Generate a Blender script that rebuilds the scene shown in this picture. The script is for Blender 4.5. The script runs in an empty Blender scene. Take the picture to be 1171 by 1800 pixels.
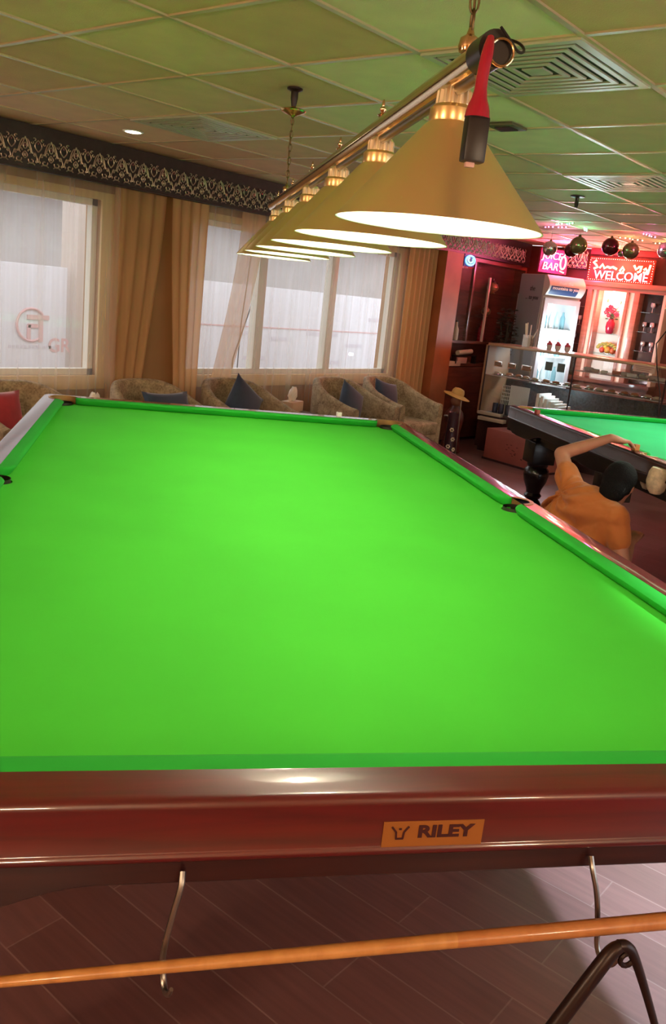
import bpy, bmesh, math, random
from mathutils import Vector, Matrix
random.seed(7)
sc = bpy.context.scene
COL = sc.collection
PI = math.pi
TH = 0.680908            # the tables stand turned by this angle against the room
CZ = 2.402               # ceiling height

# ------------------------------------------------------------------ camera
cd = bpy.data.cameras.new('camera')
cam = bpy.data.objects.new('camera', cd); COL.objects.link(cam)
R = Matrix(((0.6378925, 0.1265769, -0.7596522), (-0.7630396, 0.2373786, -0.6011838), (0.1042292, 0.9631353, 0.2480052)))
cam.matrix_world = Matrix.Translation((-2.617877, -3.115754, 1.580563)) @ R.to_4x4()
cd.sensor_fit = 'VERTICAL'; cd.sensor_height = 24.0; cd.lens = 1503.99 / 1800 * 24.0
cd.clip_start = 0.02; cd.clip_end = 200
sc.camera = cam
sc.view_settings.view_transform = 'Standard'
sc.view_settings.look = 'None'
sc.view_settings.gamma = 1
sc.view_settings.use_curve_mapping = False
sc.view_settings.exposure = 0.0
sc.cycles.use_denoising = True
sc.cycles.max_bounces = 8
sc.cycles.transparent_max_bounces = 16
sc.cycles.caustics_reflective = False
sc.cycles.caustics_refractive = False
sc.cycles.sample_clamp_indirect = 6.0

# ------------------------------------------------------------------ light
SKY = 2.7
BULB = 25.0
DOWN = 9.0
ROOM = 88.0
FAIRY = 1.6
AISLE = 950.0
NEON = 45.0
NICHE = 7.0
FRIDGE = 30.0
wd = bpy.data.worlds.new('sky'); sc.world = wd; wd.use_nodes = True
bg = wd.node_tree.nodes['Background']
bg.inputs[0].default_value = (0.95, 0.95, 1.0, 1); bg.inputs[1].default_value = SKY

def area(name, loc, direction, sx, sy, watt, color, portal=False, spread=PI):
    l = bpy.data.lights.new(name, 'AREA'); l.shape = 'RECTANGLE'; l.size = sx; l.size_y = sy
    l.energy = watt; l.color = color; l.spread = spread
    if portal: l.cycles.is_portal = True
    o = bpy.data.objects.new(name, l); COL.objects.link(o)
    o.location = loc; o.rotation_euler = Vector(direction).to_track_quat('-Z', 'Y').to_euler()
    return o
def point(name, loc, watt, color, r=0.03, parent=None):
    l = bpy.data.lights.new(name, 'POINT'); l.energy = watt; l.color = color; l.shadow_soft_size = r
    o = bpy.data.objects.new(name, l); COL.objects.link(o); o.location = loc
    if parent: o.parent = parent
    return o
area('window_opening', (-0.05, 2.60, 1.42), (0, -1, 0), 2.6, 1.25, 1, (1, 1, 1), portal=True)
area('window_opening', (3.5, 2.60, 1.42), (0, -1, 0), 2.85, 1.25, 1, (1, 1, 1), portal=True)
area('door_opening', (0.2, -5.85, 1.12), (0, 1, 0), 2.8, 2.25, 1, (1, 1, 1), portal=True)

# ------------------------------------------------------------------ materials
MATS = {}
def nodes(m):
    nt = m.node_tree; return nt, nt.nodes, nt.links, nt.nodes['Principled BSDF']
def mat(name, col, rough=0.5, metal=0.0, coat=0.0, emit=None, es=0.0, noise=None, bump=None, spec=None, alpha=None, trans=None, sheen=0.0):
    """noise=(scale, amount): mottled colour; bump=(scale, strength)"""
    if name in MATS: return MATS[name]
    m = bpy.data.materials.new(name); m.use_nodes = True
    nt, N, Lk, p = nodes(m)
    p.inputs['Base Color'].default_value = (*col, 1); p.inputs['Roughness'].default_value = rough
    p.inputs['Metallic'].default_value = metal; p.inputs['Coat Weight'].default_value = coat
    p.inputs['Coat Roughness'].default_value = 0.08
    if spec is not None: p.inputs['Specular IOR Level'].default_value = spec
    if sheen: p.inputs['Sheen Weight'].default_value = sheen
    if emit: p.inputs['Emission Color'].default_value = (*emit, 1); p.inputs['Emission Strength'].default_value = es
    if alpha is not None: p.inputs['Alpha'].default_value = alpha
    if trans is not None: p.inputs['Transmission Weight'].default_value = trans
    tc = None
    if noise or bump: tc = N.new('ShaderNodeTexCoord')
    if noise:
        n = N.new('ShaderNodeTexNoise'); n.inputs['Scale'].default_value = noise[0]; n.inputs['Detail'].default_value = 6
        Lk.new(tc.outputs['Object'], n.inputs['Vector'])
        r = N.new('ShaderNodeValToRGB')
        a = noise[1]
        r.color_ramp.elements[0].position = 0.3; r.color_ramp.elements[1].position = 0.7
        r.color_ramp.elements[0].color = (*[c * (1 - a) for c in col], 1)
        r.color_ramp.elements[1].color = (*[min(1, c * (1 + a)) for c in col], 1)
        Lk.new(n.outputs['Fac'], r.inputs[0]); Lk.new(r.outputs[0], p.inputs['Base Color'])
    if bump:
        n2 = N.new('ShaderNodeTexNoise'); n2.inputs['Scale'].default_value = bump[0]; n2.inputs['Detail'].default_value = 3
        Lk.new(tc.outputs['Object'], n2.inputs['Vector'])
        b = N.new('ShaderNodeBump'); b.inputs['Strength'].default_value = bump[1]; b.inputs['Distance'].default_value = 0.01
        Lk.new(n2.outputs['Fac'], b.inputs['Height']); Lk.new(b.outputs[0], p.inputs['Normal'])
    MATS[name] = m
    return m

def wood_mat(name, c1, c2, rough, coat, scale=(3, 40, 40), bump=0.0):
    if name in MATS: return MATS[name]
    m = bpy.data.materials.new(name); m.use_nodes = True
    nt, N, Lk, p = nodes(m)
    tc = N.new('ShaderNodeTexCoord'); mp = N.new('ShaderNodeMapping'); mp.inputs['Scale'].default_value = scale
    n = N.new('ShaderNodeTexNoise'); n.inputs['Scale'].default_value = 1.0; n.inputs['Detail'].default_value = 8; n.inputs['Distortion'].default_value = 0.6
    r = N.new('ShaderNodeValToRGB'); r.color_ramp.elements[0].position = 0.3; r.color_ramp.elements[1].position = 0.72
    r.color_ramp.elements[0].color = (*c1, 1); r.color_ramp.elements[1].color = (*c2, 1)
    Lk.new(tc.outputs['Object'], mp.inputs[0]); Lk.new(mp.outputs[0], n.inputs['Vector'])
    Lk.new(n.outputs['Fac'], r.inputs[0]); Lk.new(r.outputs[0], p.inputs['Base Color'])
    p.inputs['Roughness'].default_value = rough; p.inputs['Coat Weight'].default_value = coat; p.inputs['Coat Roughness'].default_value = 0.06
    MATS[name] = m
    return m

def cloth_mat(name, col, mottle=0.1):
    m = mat(name, col, rough=0.9, sheen=0.0, noise=(2.5, mottle), bump=(900, 0.08), spec=0.2)
    return m

def sheer_mat(name, col, opacity):
    m = bpy.data.materials.new(name); m.use_nodes = True
    nt = m.node_tree; N = nt.nodes; Lk = nt.links
    N.remove(N['Principled BSDF']); out = N['Material Output']
    tr = N.new('ShaderNodeBsdfTransparent'); df = N.new('ShaderNodeBsdfDiffuse'); tl = N.new('ShaderNodeBsdfTranslucent')
    df.inputs[0].default_value = (*col, 1); tl.inputs[0].default_value = (*col, 1)
    tr.inputs[0].default_value = (1, 1, 1, 1)
    a = N.new('ShaderNodeMixShader'); a.inputs[0].default_value = 0.45
    Lk.new(df.outputs[0], a.inputs[1]); Lk.new(tl.outputs[0], a.inputs[2])
    tc = N.new('ShaderNodeTexCoord'); w = N.new('ShaderNodeTexNoise'); w.inputs['Scale'].default_value = 5
    mp = N.new('ShaderNodeMapping'); mp.inputs['Scale'].default_value = (4, 1, 0.15)
    Lk.new(tc.outputs['Object'], mp.inputs[0]); Lk.new(mp.outputs[0], w.inputs['Vector'])
    mr = N.new('ShaderNodeMapRange'); mr.inputs['From Min'].default_value = 0.3; mr.inputs['From Max'].default_value = 0.7
    mr.inputs['To Min'].default_value = opacity - 0.1; mr.inputs['To Max'].default_value = min(1, opacity + 0.1)
    Lk.new(w.outputs['Fac'], mr.inputs['Value'])
    b = N.new('ShaderNodeMixShader'); Lk.new(mr.outputs[0], b.inputs[0])
    Lk.new(tr.outputs[0], b.inputs[1]); Lk.new(a.outputs[0], b.inputs[2]); Lk.new(b.outputs[0], out.inputs['Surface'])
    return m

def glass_mat(name, tint=(1, 1, 1), refl=0.08, rough=0.02):
    m = bpy.data.materials.new(name); m.use_nodes = True
    nt = m.node_tree; N = nt.nodes; Lk = nt.links
    N.remove(N['Principled BSDF']); out = N['Material Output']
    tr = N.new('ShaderNodeBsdfTransparent'); gl = N.new('ShaderNodeBsdfGlossy')
    tr.inputs[0].default_value = (*tint, 1); gl.inputs['Roughness'].default_value = rough
    mx = N.new('ShaderNodeMixShader'); mx.inputs[0].default_value = refl
    Lk.new(tr.outputs[0], mx.inputs[1]); Lk.new(gl.outputs[0], mx.inputs[2]); Lk.new(mx.outputs[0], out.inputs['Surface'])
    return m

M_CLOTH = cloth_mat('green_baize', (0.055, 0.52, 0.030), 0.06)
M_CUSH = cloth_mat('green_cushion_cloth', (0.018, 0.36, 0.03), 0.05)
M_CLOTH2 = cloth_mat('green_baize_second', (0.03, 0.55, 0.20), 0.06)
M_CUSH2 = cloth_mat('green_cushion_cloth_second', (0.012, 0.38, 0.06), 0.05)
M_MAH = wood_mat('mahogany', (0.06, 0.002, 0.004), (0.12, 0.004, 0.006), 0.35, 0.9)
M_MAHD = wood_mat('dark_mahogany', (0.018, 0.005, 0.006), (0.04, 0.010, 0.010), 0.3, 0.6)
M_BRASS = mat('brass', (0.62, 0.42, 0.17), 0.22, 1.0)
M_BRASSB = mat('brushed_brass', (1.0, 0.76, 0.42), 0.38, 0.85, bump=(300, 0.02))
M_BRASSP = mat('polished_brass', (0.72, 0.52, 0.30), 0.12, 1.0)
M_DARKBR = mat('tarnished_brass', (0.22, 0.16, 0.08), 0.4, 1.0)
M_CHROME = mat('chrome', (0.75, 0.74, 0.72), 0.12, 1.0)
M_STEEL = mat('grey_steel', (0.35, 0.33, 0.30), 0.35, 1.0)
M_WHITE = mat('white_enamel', (0.9, 0.88, 0.82), 0.5)
M_BLACK = mat('black_plastic', (0.012, 0.010, 0.010), 0.35)
M_BLACKM = mat('black_metal', (0.025, 0.012, 0.012), 0.35, 0.3)
M_RED = mat('red_rubber', (0.40, 0.006, 0.035), 0.25, coat=0.4)
M_GALL = mat('pale_polished_brass', (0.92, 0.78, 0.55), 0.30, 0.8)
M_PLATE = mat('dull_plate_brass', (0.40, 0.24, 0.09), 0.42, 0.7)
M_LEATH = mat('dark_pocket_leather', (0.016, 0.018, 0.010), 0.5)
M_CREAM = mat('cream_leather', (0.62, 0.50, 0.36), 0.7, noise=(40, 0.25))

# ------------------------------------------------------------------ mesh helpers
def obj(name, bm, m, parent=None, smooth=True, ang=35, loc=None, rot=None):
    me = bpy.data.meshes.new(name)
    bmesh.ops.recalc_face_normals(bm, faces=bm.faces)
    bm.to_mesh(me); bm.free()
    if isinstance(m, (list, tuple)):
        for q in m: me.materials.append(q)
    elif m: me.materials.append(m)
    if smooth:
        for p in me.polygons: p.use_smooth = True
        me.set_sharp_from_angle(angle=math.radians(ang))
    o = bpy.data.objects.new(name, me); COL.objects.link(o)
    if parent: o.parent = parent
    if loc is not None: o.location = loc
    if rot is not None: o.rotation_euler = rot
    return o
def tag(o, label=None, cat=None, group=None, kind=None):
    if label: o['label'] = label
    if cat: o['category'] = cat
    if group: o['group'] = group
    if kind: o['kind'] = kind
    return o
def thing(name, label, cat, loc=(0, 0, 0), rotz=0, group=None):
    o = bpy.data.objects.new(name, None); COL.objects.link(o); o.empty_display_size = 0.1
    o.location = loc; o.rotation_euler = (0, 0, rotz)
    return tag(o, label, cat, group)
def struct(name, bm, m, parent=None, **k):
    o = obj(name, bm, m, parent, **k)
    if not parent: o['kind'] = 'structure'
    return o
def BM(): return bmesh.new()
def box(bm, c, s, rot=None, bev=0.0, mi=0):
    r = bmesh.ops.create_cube(bm, size=1.0)
    vs = r['verts']
    T = Matrix.Translation(c) @ (rot.to_4x4() if rot else Matrix.Identity(4)) @ Matrix.Diagonal((s[0], s[1], s[2], 1))
    bmesh.ops.transform(bm, matrix=T, verts=vs)
    fs = list({f for v in vs for f in v.link_faces})
    for f in fs: f.material_index = mi
    if bev > 0:
        es = list({e for v in vs for e in v.link_edges})
        bmesh.ops.bevel(bm, geom=es, offset=bev, segments=2, profile=0.6, affect='EDGES', clamp_overlap=True)
    return bm
def b2(bm, x0, x1, y0, y1, z0, z1, **k):
    return box(bm, ((x0 + x1) / 2, (y0 + y1) / 2, (z0 + z1) / 2), (abs(x1 - x0), abs(y1 - y0), abs(z1 - z0)), **k)
def frame_of(d):
    d = Vector(d).normalized(); u = Vector((0, 0, 1)) if abs(d.z) < 0.95 else Vector((1, 0, 0))
    a = d.cross(u).normalized(); return a, d.cross(a).normalized()
def tube(bm, pts, r, seg=10, closed=False, caps=True, sub=0):
    pts = [Vector(p) for p in pts]; n = len(pts)
    rr = list(r) if isinstance(r, (list, tuple)) else [r] * n
    if sub and n > 2:
        for _ in range(sub):
            P2, R2 = [pts[0]], [rr[0]]
            for i in range(len(pts) - 1):
                P2 += [pts[i].lerp(pts[i + 1], .25), pts[i].lerp(pts[i + 1], .75)]; R2 += [rr[i] * .75 + rr[i + 1] * .25, rr[i] * .25 + rr[i + 1] * .75]
            pts, rr = P2 + [pts[-1]], R2 + [rr[-1]]
        n = len(pts)
    rings = []; prev = None
    for i, p in enumerate(pts):
        if closed: d = pts[(i + 1) % n] - pts[i - 1]
        else: d = pts[min(i + 1, n - 1)] - pts[max(i - 1, 0)]
        if d.length < 1e-9: d = Vector((0, 0, 1))
        d.normalize()
        if prev is None: a, b = frame_of(d)
        else:
            a = prev - d * prev.dot(d)
            if a.length < 1e-6: a, _ = frame_of(d)
            a.normalize(); b = d.cross(a)
        prev = a
        rings.append([bm.verts.new(p + (a * math.cos(2 * PI * k / seg) + b * math.sin(2 * PI * k / seg)) * rr[i]) for k in range(seg)])
    m = n if closed else n - 1
    for i in range(m):
        A, B = rings[i], rings[(i + 1) % n]
        for k in range(seg): bm.faces.new((A[k], A[(k + 1) % seg], B[(k + 1) % seg], B[k]))
    if caps and not closed:
        bm.faces.new(rings[0][::-1]); bm.faces.new(rings[-1])
    return bm
def lathe(bm, prof, c=(0, 0, 0), seg=32, flute=None, M=None):
    """prof: list of (r, z)"""
    rings = []
    for i, (r, z) in enumerate(prof):
        ring = []
        for k in range(seg):
            a = 2 * PI * k / seg; q = r
            if flute and flute[0] <= i <= flute[1]: q = r * (1 - (0.16 if k % 4 < 2 else 0))
            v = Vector((q * math.cos(a), q * math.sin(a), z))
            if M: v = M @ v
            ring.append(bm.verts.new(v + Vector(c)))
        rings.append(ring)
    for A, B in zip(rings, rings[1:]):
        for k in range(seg): bm.faces.new((A[k], A[(k + 1) % seg], B[(k + 1) % seg], B[k]))
    if prof[0][0] > 1e-5: bm.faces.new(rings[0][::-1])
    if prof[-1][0] > 1e-5: bm.faces.new(rings[-1])
    bmesh.ops.remove_doubles(bm, verts=[v for r_ in (rings[0], rings[-1]) for v in r_], dist=1e-5)
    return bm
def shell(bm, prof, c=(0, 0, 0), seg=32, flute=None):
    """open surface of revolution, no caps"""
    rings = []
    for i, (r, z) in enumerate(prof):
        rings.append([bm.verts.new(Vector((r * math.cos(2 * PI * k / seg), r * math.sin(2 * PI * k / seg), z)) + Vector(c)) for k in range(seg)])
    for A, B in zip(rings, rings[1:]):
        for k in range(seg): bm.faces.new((A[k], A[(k + 1) % seg], B[(k + 1) % seg], B[k]))
    return bm
def sphere(bm, c, r, seg=20, M=None):
    s = r if isinstance(r, (tuple, list)) else (r, r, r)
    T = Matrix.Translation(c) @ (M.to_4x4() if M else Matrix.Identity(4)) @ Matrix.Diagonal((*s, 1))
    bmesh.ops.create_uvsphere(bm, u_segments=seg, v_segments=max(6, seg // 2), radius=1, matrix=T)
    return bm
def prism(bm, poly, rings, flags=None):
    """poly: 2D outline (ccw); rings: (z, inset); flagged vertices move inward along their outward dir by inset"""
    n = len(poly); lv = []
    for z, ins in rings:
        ring = []
        for i, (x, y) in enumerate(poly):
            dx = dy = 0
            if flags and flags[i]: dx, dy = flags[i]
            ring.append(bm.verts.new((x - dx * ins, y - dy * ins, z)))
        lv.append(ring)
    for A, B in zip(lv, lv[1:]):
        for k in range(n): bm.faces.new((A[k], A[(k + 1) % n], B[(k + 1) % n], B[k]))
    f1 = bm.faces.new(lv[0][::-1]); f2 = bm.faces.new(lv[-1])
    bmesh.ops.triangulate(bm, faces=[f1, f2])
    return bm
def text_bm(s, size, ext=0.001, align='CENTER', shear=0.0, off=0.0):
    cu = bpy.data.curves.new('txt', 'FONT'); cu.body = s; cu.size = size; cu.extrude = ext; cu.align_x = align; cu.align_y = 'CENTER'
    cu.shear = shear; cu.offset = off
    o = bpy.data.objects.new('txt', cu); COL.objects.link(o)
    dg = bpy.context.evaluated_depsgraph_get(); me = bpy.data.meshes.new_from_object(o.evaluated_get(dg))
    bpy.data.objects.remove(o); bm = BM(); bm.from_mesh(me); bpy.data.meshes.remove(me); return bm
def place(bm, o, right, up):
    r = Vector(right).normalized(); u = Vector(up).normalized(); n = r.cross(u)
    T = Matrix(((r.x, u.x, n.x, o[0]), (r.y, u.y, n.y, o[1]), (r.z, u.z, n.z, o[2]), (0, 0, 0, 1)))
    bmesh.ops.transform(bm, matrix=T, verts=bm.verts); return bm
def merge(bm, other):
    me = bpy.data.meshes.new('t'); other.to_mesh(me); other.free(); bm.from_mesh(me); bpy.data.meshes.remove(me); return bm
def copy_tree(o, parent=None):
    c = o.copy(); COL.objects.link(c)
    if parent: c.parent = parent
    for ch in list(o.children): copy_tree(ch, c)
    return c

# ================================================================== THE ROOM
X0, X1, Y0, Y1 = -4.8, 7.6, -5.6, 2.35
# floor: wood-look planks 15 cm wide running along Y
fm = bpy.data.materials.new('plank_floor'); fm.use_nodes = True
nt, N, Lk, p = nodes(fm)
tc = N.new('ShaderNodeTexCoord'); mp = N.new('ShaderNodeMapping')
mp.inputs['Rotation'].default_value = (0, 0, PI / 2); mp.inputs['Location'].default_value = (0.33, 0.0195, 0)
br = N.new('ShaderNodeTexBrick'); br.offset = 0.36; br.inputs['Scale'].default_value = 1.0
br.inputs['Brick Width'].default_value = 0.94; br.inputs['Row Height'].default_value = 0.153; br.inputs['Mortar Size'].default_value = 0.0022
br.inputs['Mortar Smooth'].default_value = 0.2
br.inputs['Color1'].default_value = (0.16, 0.068, 0.066, 1); br.inputs['Color2'].default_value = (0.21, 0.095, 0.092, 1)
br.inputs['Mortar'].default_value = (0.25, 0.145, 0.135, 1)
Lk.new(tc.outputs['Object'], mp.inputs[0]); Lk.new(mp.outputs[0], br.inputs['Vector'])
n1 = N.new('ShaderNodeTexNoise'); mp2 = N.new('ShaderNodeMapping'); mp2.inputs['Scale'].default_value = (60, 3, 1)
n1.inputs['Scale'].default_value = 1; n1.inputs['Detail'].default_value = 6
Lk.new(tc.outputs['Object'], mp2.inputs[0]); Lk.new(mp2.outputs[0], n1.inputs['Vector'])
mx = N.new('ShaderNodeMixRGB'); mx.blend_type = 'MULTIPLY'; mx.inputs[0].default_value = 0.5
rp = N.new('ShaderNodeValToRGB'); rp.color_ramp.elements[0].color = (0.5, 0.5, 0.5, 1); rp.color_ramp.elements[0].position = 0.3
rp.color_ramp.elements[1].color = (1, 1, 1, 1); rp.color_ramp.elements[1].position = 0.7
Lk.new(n1.outputs['Fac'], rp.inputs[0]); Lk.new(br.outputs['Color'], mx.inputs[1]); Lk.new(rp.outputs[0], mx.inputs[2])
Lk.new(mx.outputs[0], p.inputs['Base Color']); p.inputs['Roughness'].default_value = 0.38
bp = N.new('ShaderNodeBump'); bp.inputs['Strength'].default_value = 0.25; bp.inputs['Distance'].default_value = 0.002; bp.invert = True
Lk.new(br.outputs['Fac'], bp.inputs['Height']); Lk.new(bp.outputs[0], p.inputs['Normal'])
b = BM(); b2(b, X0 - .2, X1 + .2, Y0 - .2, Y1 + .2, -0.12, 0); struct('floor', b, fm, smooth=False)

# ceiling: mineral tiles in a light metal grid, 60 cm module
def tile_mat(name, col):
    return mat(name, col, 0.75, noise=(7, 0.05), bump=(250, 0.35), spec=0.3)
TM = [tile_mat('ceiling_tile_sage', (0.84, 0.68, 0.48)), tile_mat('ceiling_tile_buff', (0.72, 0.44, 0.27)), tile_mat('ceiling_tile_plain', (0.80, 0.52, 0.34))]
b = BM()
fixed = {(-1, -2): 1, (0, -1): 1, (-1, -3): 0, (0, -2): 0, (1, -1): 0, (0, -3): 1, (1, -2): 0, (-1, -1): 2, (-2, -1): 2, (1, -3): 1, (2, -2): 0, (2, -3): 1, (-1, -4): 1, (0, -4): 1}
for i in range(-8, 13):
    for j in range(-10, 4):
        xa, xb, ya, yb = max(X0, i * .6), min(X1, i * .6 + .6), max(Y0, j * .6), min(Y1, j * .6 + .6)
        if xb <= xa or yb <= ya: continue
        k = fixed.get((i, j), random.choice([0, 1, 2, 2] if i > 0 else [1, 2, 2]))
        b2(b, xa, xb, ya, yb, CZ + .004, CZ + .022, mi=k)
b2(b, X0 - .2, X1 + .2, Y0 - .2, Y1 + .2, CZ + .03, CZ + .15, mi=1)
struct('ceiling', b, TM, smooth=False)
b = BM()
for i in range(-7, 13): b2(b, i * .6 - .011, i * .6 + .011, Y0, Y1, CZ - .002, CZ + .024)
for j in range(-9, 4):
    b2(b, X0, X1, j * .6 - .011, j * .6 + .011, CZ - .003, CZ + .024)
struct('trim_2', b, mat('ceiling_grid_metal', (0.60, 0.46, 0.30), 0.35, 0.2), smooth=False)

M_WALL = mat('tan_wall', (0.36, 0.20, 0.085), 0.7, noise=(3, 0.08))
M_WALLB = mat('bar_wall', (0.17, 0.05, 0.035), 0.5, noise=(3, 0.1))
W1 = (-1.4, 1.25); W2 = (2.1, 4.95); WZ = (0.79, 2.04)
b = BM(); YW = Y1 + .18
b2(b, X0 - .2, X1 + .2, Y1, YW, 0, WZ[0]); b2(b, X0 - .2, X1 + .2, Y1, YW, WZ[1], CZ)
b2(b, X0 - .2, W1[0], Y1, YW, WZ[0], WZ[1]); b2(b, W1[1], W2[0], Y1, YW, WZ[0], WZ[1]); b2(b, W2[1], X1 + .2, Y1, YW, WZ[0], WZ[1])
struct('wall_window_side', b, M_WALL, smooth=False)
b = BM(); b2(b, X1, X1 + .2, Y0 - .2, Y1, 0, CZ); struct('wall_bar_side', b, M_WALLB, smooth=False)
b = BM(); b2(b, X0 - .2, X0, Y0 - .2, Y1, 0, CZ); struct('wall_near_side', b, M_WALL, smooth=False)
b = BM(); DX = (-1.2, 1.6)
b2(b, X0 - .2, DX[0], Y0 - .2, Y0, 0, CZ); b2(b, DX[1], X1 + .2, Y0 - .2, Y0, 0, CZ); b2(b, DX[0], DX[1], Y0 - .2, Y0, 2.25, CZ)
struct('wall_door_side', b, M_WALL, smooth=False)
M_GLASS = glass_mat('window_glass', (0.96, 0.98, 0.98), 0.06)
M_FRAME = mat('white_window_frame', (0.78, 0.74, 0.64), 0.4)
M_TRIMW = mat('cream_window_trim', (0.66, 0.46, 0.20), 0.5)
def window(n, xa, xb, mull):
    b = BM(); w = .045
    for (a, c, d, e) in ((xa, xb, WZ[0], WZ[0] + w), (xa, xb, WZ[1] - w, WZ[1]), (xa, xa + w, WZ[0], WZ[1]), (xb - w, xb, WZ[0], WZ[1])):
        b2(b, a, c, Y1 + .04, Y1 + .10, d, e)
    for m in mull: b2(b, m - .05, m + .05, Y1 + .03, Y1 + .11, WZ[0] + w, WZ[1] - w, bev=.004)
    o = struct('window_%d' % n, b, M_FRAME)
    b = BM(); b2(b, xa + w, xb - w, Y1 + .066, Y1 + .072, WZ[0] + w, WZ[1] - w); obj('pane', b, M_GLASS, o, smooth=False)
    b = BM(); t = .10
    b2(b, xa - t, xb + t, Y1 - .022, Y1 - .001, WZ[0] - t, WZ[0] + .002, bev=.004); b2(b, xa - t, xb + t, Y1 - .022, Y1 - .001, WZ[1] - .002, WZ[1] + .05)
    b2(b, xa - t, xa + .002, Y1 - .022, Y1 - .001, WZ[0], WZ[1]); b2(b, xb - .002, xb + t, Y1 - .022, Y1 - .001, WZ[0], WZ[1])
    obj('window_trim', b, M_TRIMW, o, ang=30)
window(1, W1[0], W1[1], [-.1]); window(2, W2[0], W2[1], [2.98, 3.96])
b = BM()
for xx in (DX[0] + .03, (DX[0] + DX[1]) / 2, DX[1] - .03): b2(b, xx - .03, xx + .03, Y0 - .14, Y0 - .06, 0.0, 2.25)
b2(b, DX[0] + .06, DX[1] - .06, Y0 - .14, Y0 - .06, 2.19, 2.25); b2(b, DX[0] + .06, DX[1] - .06, Y0 - .14, Y0 - .06, 0.0, .08)
o = struct('door_1', b, M_FRAME, smooth=False)
b = BM(); b2(b, DX[0] + .06, DX[1] - .06, Y0 - .105, Y0 - .10, .08, 2.19); obj('pane', b, M_GLASS, o, smooth=False)
b = BM(); b2(b, 5.46, 5.79, 2.10, 2.349, 0, 2.13); struct('wall_pillar', b, mat('pillar_paint', (0.33, 0.10, 0.032), 0.55, noise=(4, .15)), smooth=False)

# valance with silver scrollwork above the windows
M_VAL = mat('black_valance', (0.022, 0.013, 0.013), 0.45, noise=(20, .3))
M_SCR = mat('antique_silver', (0.62, 0.54, 0.46), 0.38, 0.8)
b = BM(); b2(b, X0, 7.42, 2.15, 2.19, 2.13, CZ - .004); b2(b, X0, 7.42, 2.19, 2.348, 2.31, 2.33); b2(b, X0, 7.42, 2.138, 2.152, 2.128, 2.142, bev=.003)
val = struct('trim_1', b, M_VAL, smooth=False)
def spiral(cx, cz, r, t0, turns, s=1, n=11):
    return [(cx + s * r * (1 - k / n * .75) * math.cos(t0 + turns * 2 * PI * k / n), cz + r * (1 - k / n * .75) * math.sin(t0 + turns * 2 * PI * k / n)) for k in range(n + 1)]
def motif():
    P = []; w = .105
    for s in (-1, 1):
        P.append([(s * w * (.5 + .5 * math.sin(PI * (t - .5))) * .95, .215 - .17 * t + .012 * math.sin(t * PI * 3)) for t in [k / 10 for k in range(11)]])
        P.append(spiral(s * .052, .05, .026, PI * .9, .9, s)); P.append(spiral(s * .03, .115, .019, -PI * .4, .8, s))
        P.append([(s * .02 * math.sin(t * PI), .06 + .05 * t) for t in [k / 6 for k in range(7)]])
        P.append([(s * (w - .028 * math.sin(t * PI)), .12 + .085 * t) for t in [k / 7 for k in range(8)]])
        P.append(spiral(s * (w - .03), .205, .014, PI * .2, .7, -s))
        P.append(spiral(s * (w - .012), .045, .012, 0, .8, s))
    P.append([(0.016 * math.sin(t * 2 * PI), .15 + .022 * math.cos(t * 2 * PI)) for t in [k / 8 for k in range(9)]])
    for s in (-1, 1):
        P.append([(s * (.012 + .045 * t), .20 - .10 * t * t) for t in [k / 6 for k in range(7)]])
        P.append(spiral(s * .075, .095, .016, PI * .5, .8, -s)); P.append(spiral(s * .060, .185, .013, PI, .75, s))
        P.append([(s * (.02 + .06 * t), .022 + .012 * math.sin(t * PI)) for t in [k / 6 for k in range(7)]])
    P.append([(.007 * math.sin(t * 2 * PI), .085 + .008 * math.cos(t * 2 * PI)) for t in [k / 5 for k in range(6)]])
    return P
MOT = motif()
def scroll(xa, xb, y, z0, step=.185, face=None):
    b = BM(); x = xa + step / 2
    while x < xb - step / 2 + .01:
        for path in MOT:
            if face: tube(b, [(face, x + u * step / .185 * .88, z0 + v) for u, v in path], .0034, 4, caps=False)
            else: tube(b, [(x + u * .88, y, z0 + .008 + v * .82) for u, v in path], .0042, 4, caps=False)
        x += step
    return b
o = obj('scrollwork', scroll(-1.6, 7.4, 2.146, 2.135), M_SCR, val); o['label'] = 'silver scroll pattern'
b = BM(); x = -1.6 + .0925
while x < 7.3:
    sphere(b, (x, 2.147, 2.268), (.006, .003, .008), 6); sphere(b, (x + .0925, 2.147, 2.292), (.006, .003, .008), 6); x += .185
obj('red_bead', b, mat('red_beads', (.22, .05, .04), .3, coat=.5), val, smooth=False)['kind'] = 'stuff'

# ---- curtains
S_LIGHT = sheer_mat('light_sheer', (0.82, 0.72, 0.62), 0.26)
S_PEACH = sheer_mat('peach_sheer', (0.78, 0.52, 0.32), 0.62)
S_TAN = sheer_mat('tan_voile', (0.80, 0.50, 0.26), 0.93)
def curtain(name, label, top, bot, ztop, zbot, y, folds, amp, m, bow=0.0, group=None, nx=90, nz=14, mid=None):
    b = BM(); rows = []
    for j in range(nz + 1):
        t = j / nz; z = ztop + (zbot - ztop) * t
        e = t * t * (3 - 2 * t)
        xa = top[0] + (bot[0] - top[0]) * e + bow * math.sin(PI * t); xb = top[1] + (bot[1] - top[1]) * e + bow * math.sin(PI * t)
        row = []
        for i in range(nx + 1):
            s = i / nx
            row.append(b.verts.new((xa + (xb - xa) * (s + .006 * math.sin(s * folds * 5 + 1)), y + amp * math.sin(2 * PI * folds * s + .5 * math.sin(7 * s) + .25 * t) * (.5 + .5 * t) + amp * .4 * math.sin(5.3 * PI * folds * s * .37 + 2 * t), z)))
        rows.append(row)
    for A, B in zip(rows, rows[1:]):
        for i in range(nx): b.faces.new((A[i], A[i + 1], B[i + 1], B[i]))
    o = obj(name, b, m, ang=180)
    return tag(o, label, 'curtain', group)
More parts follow.
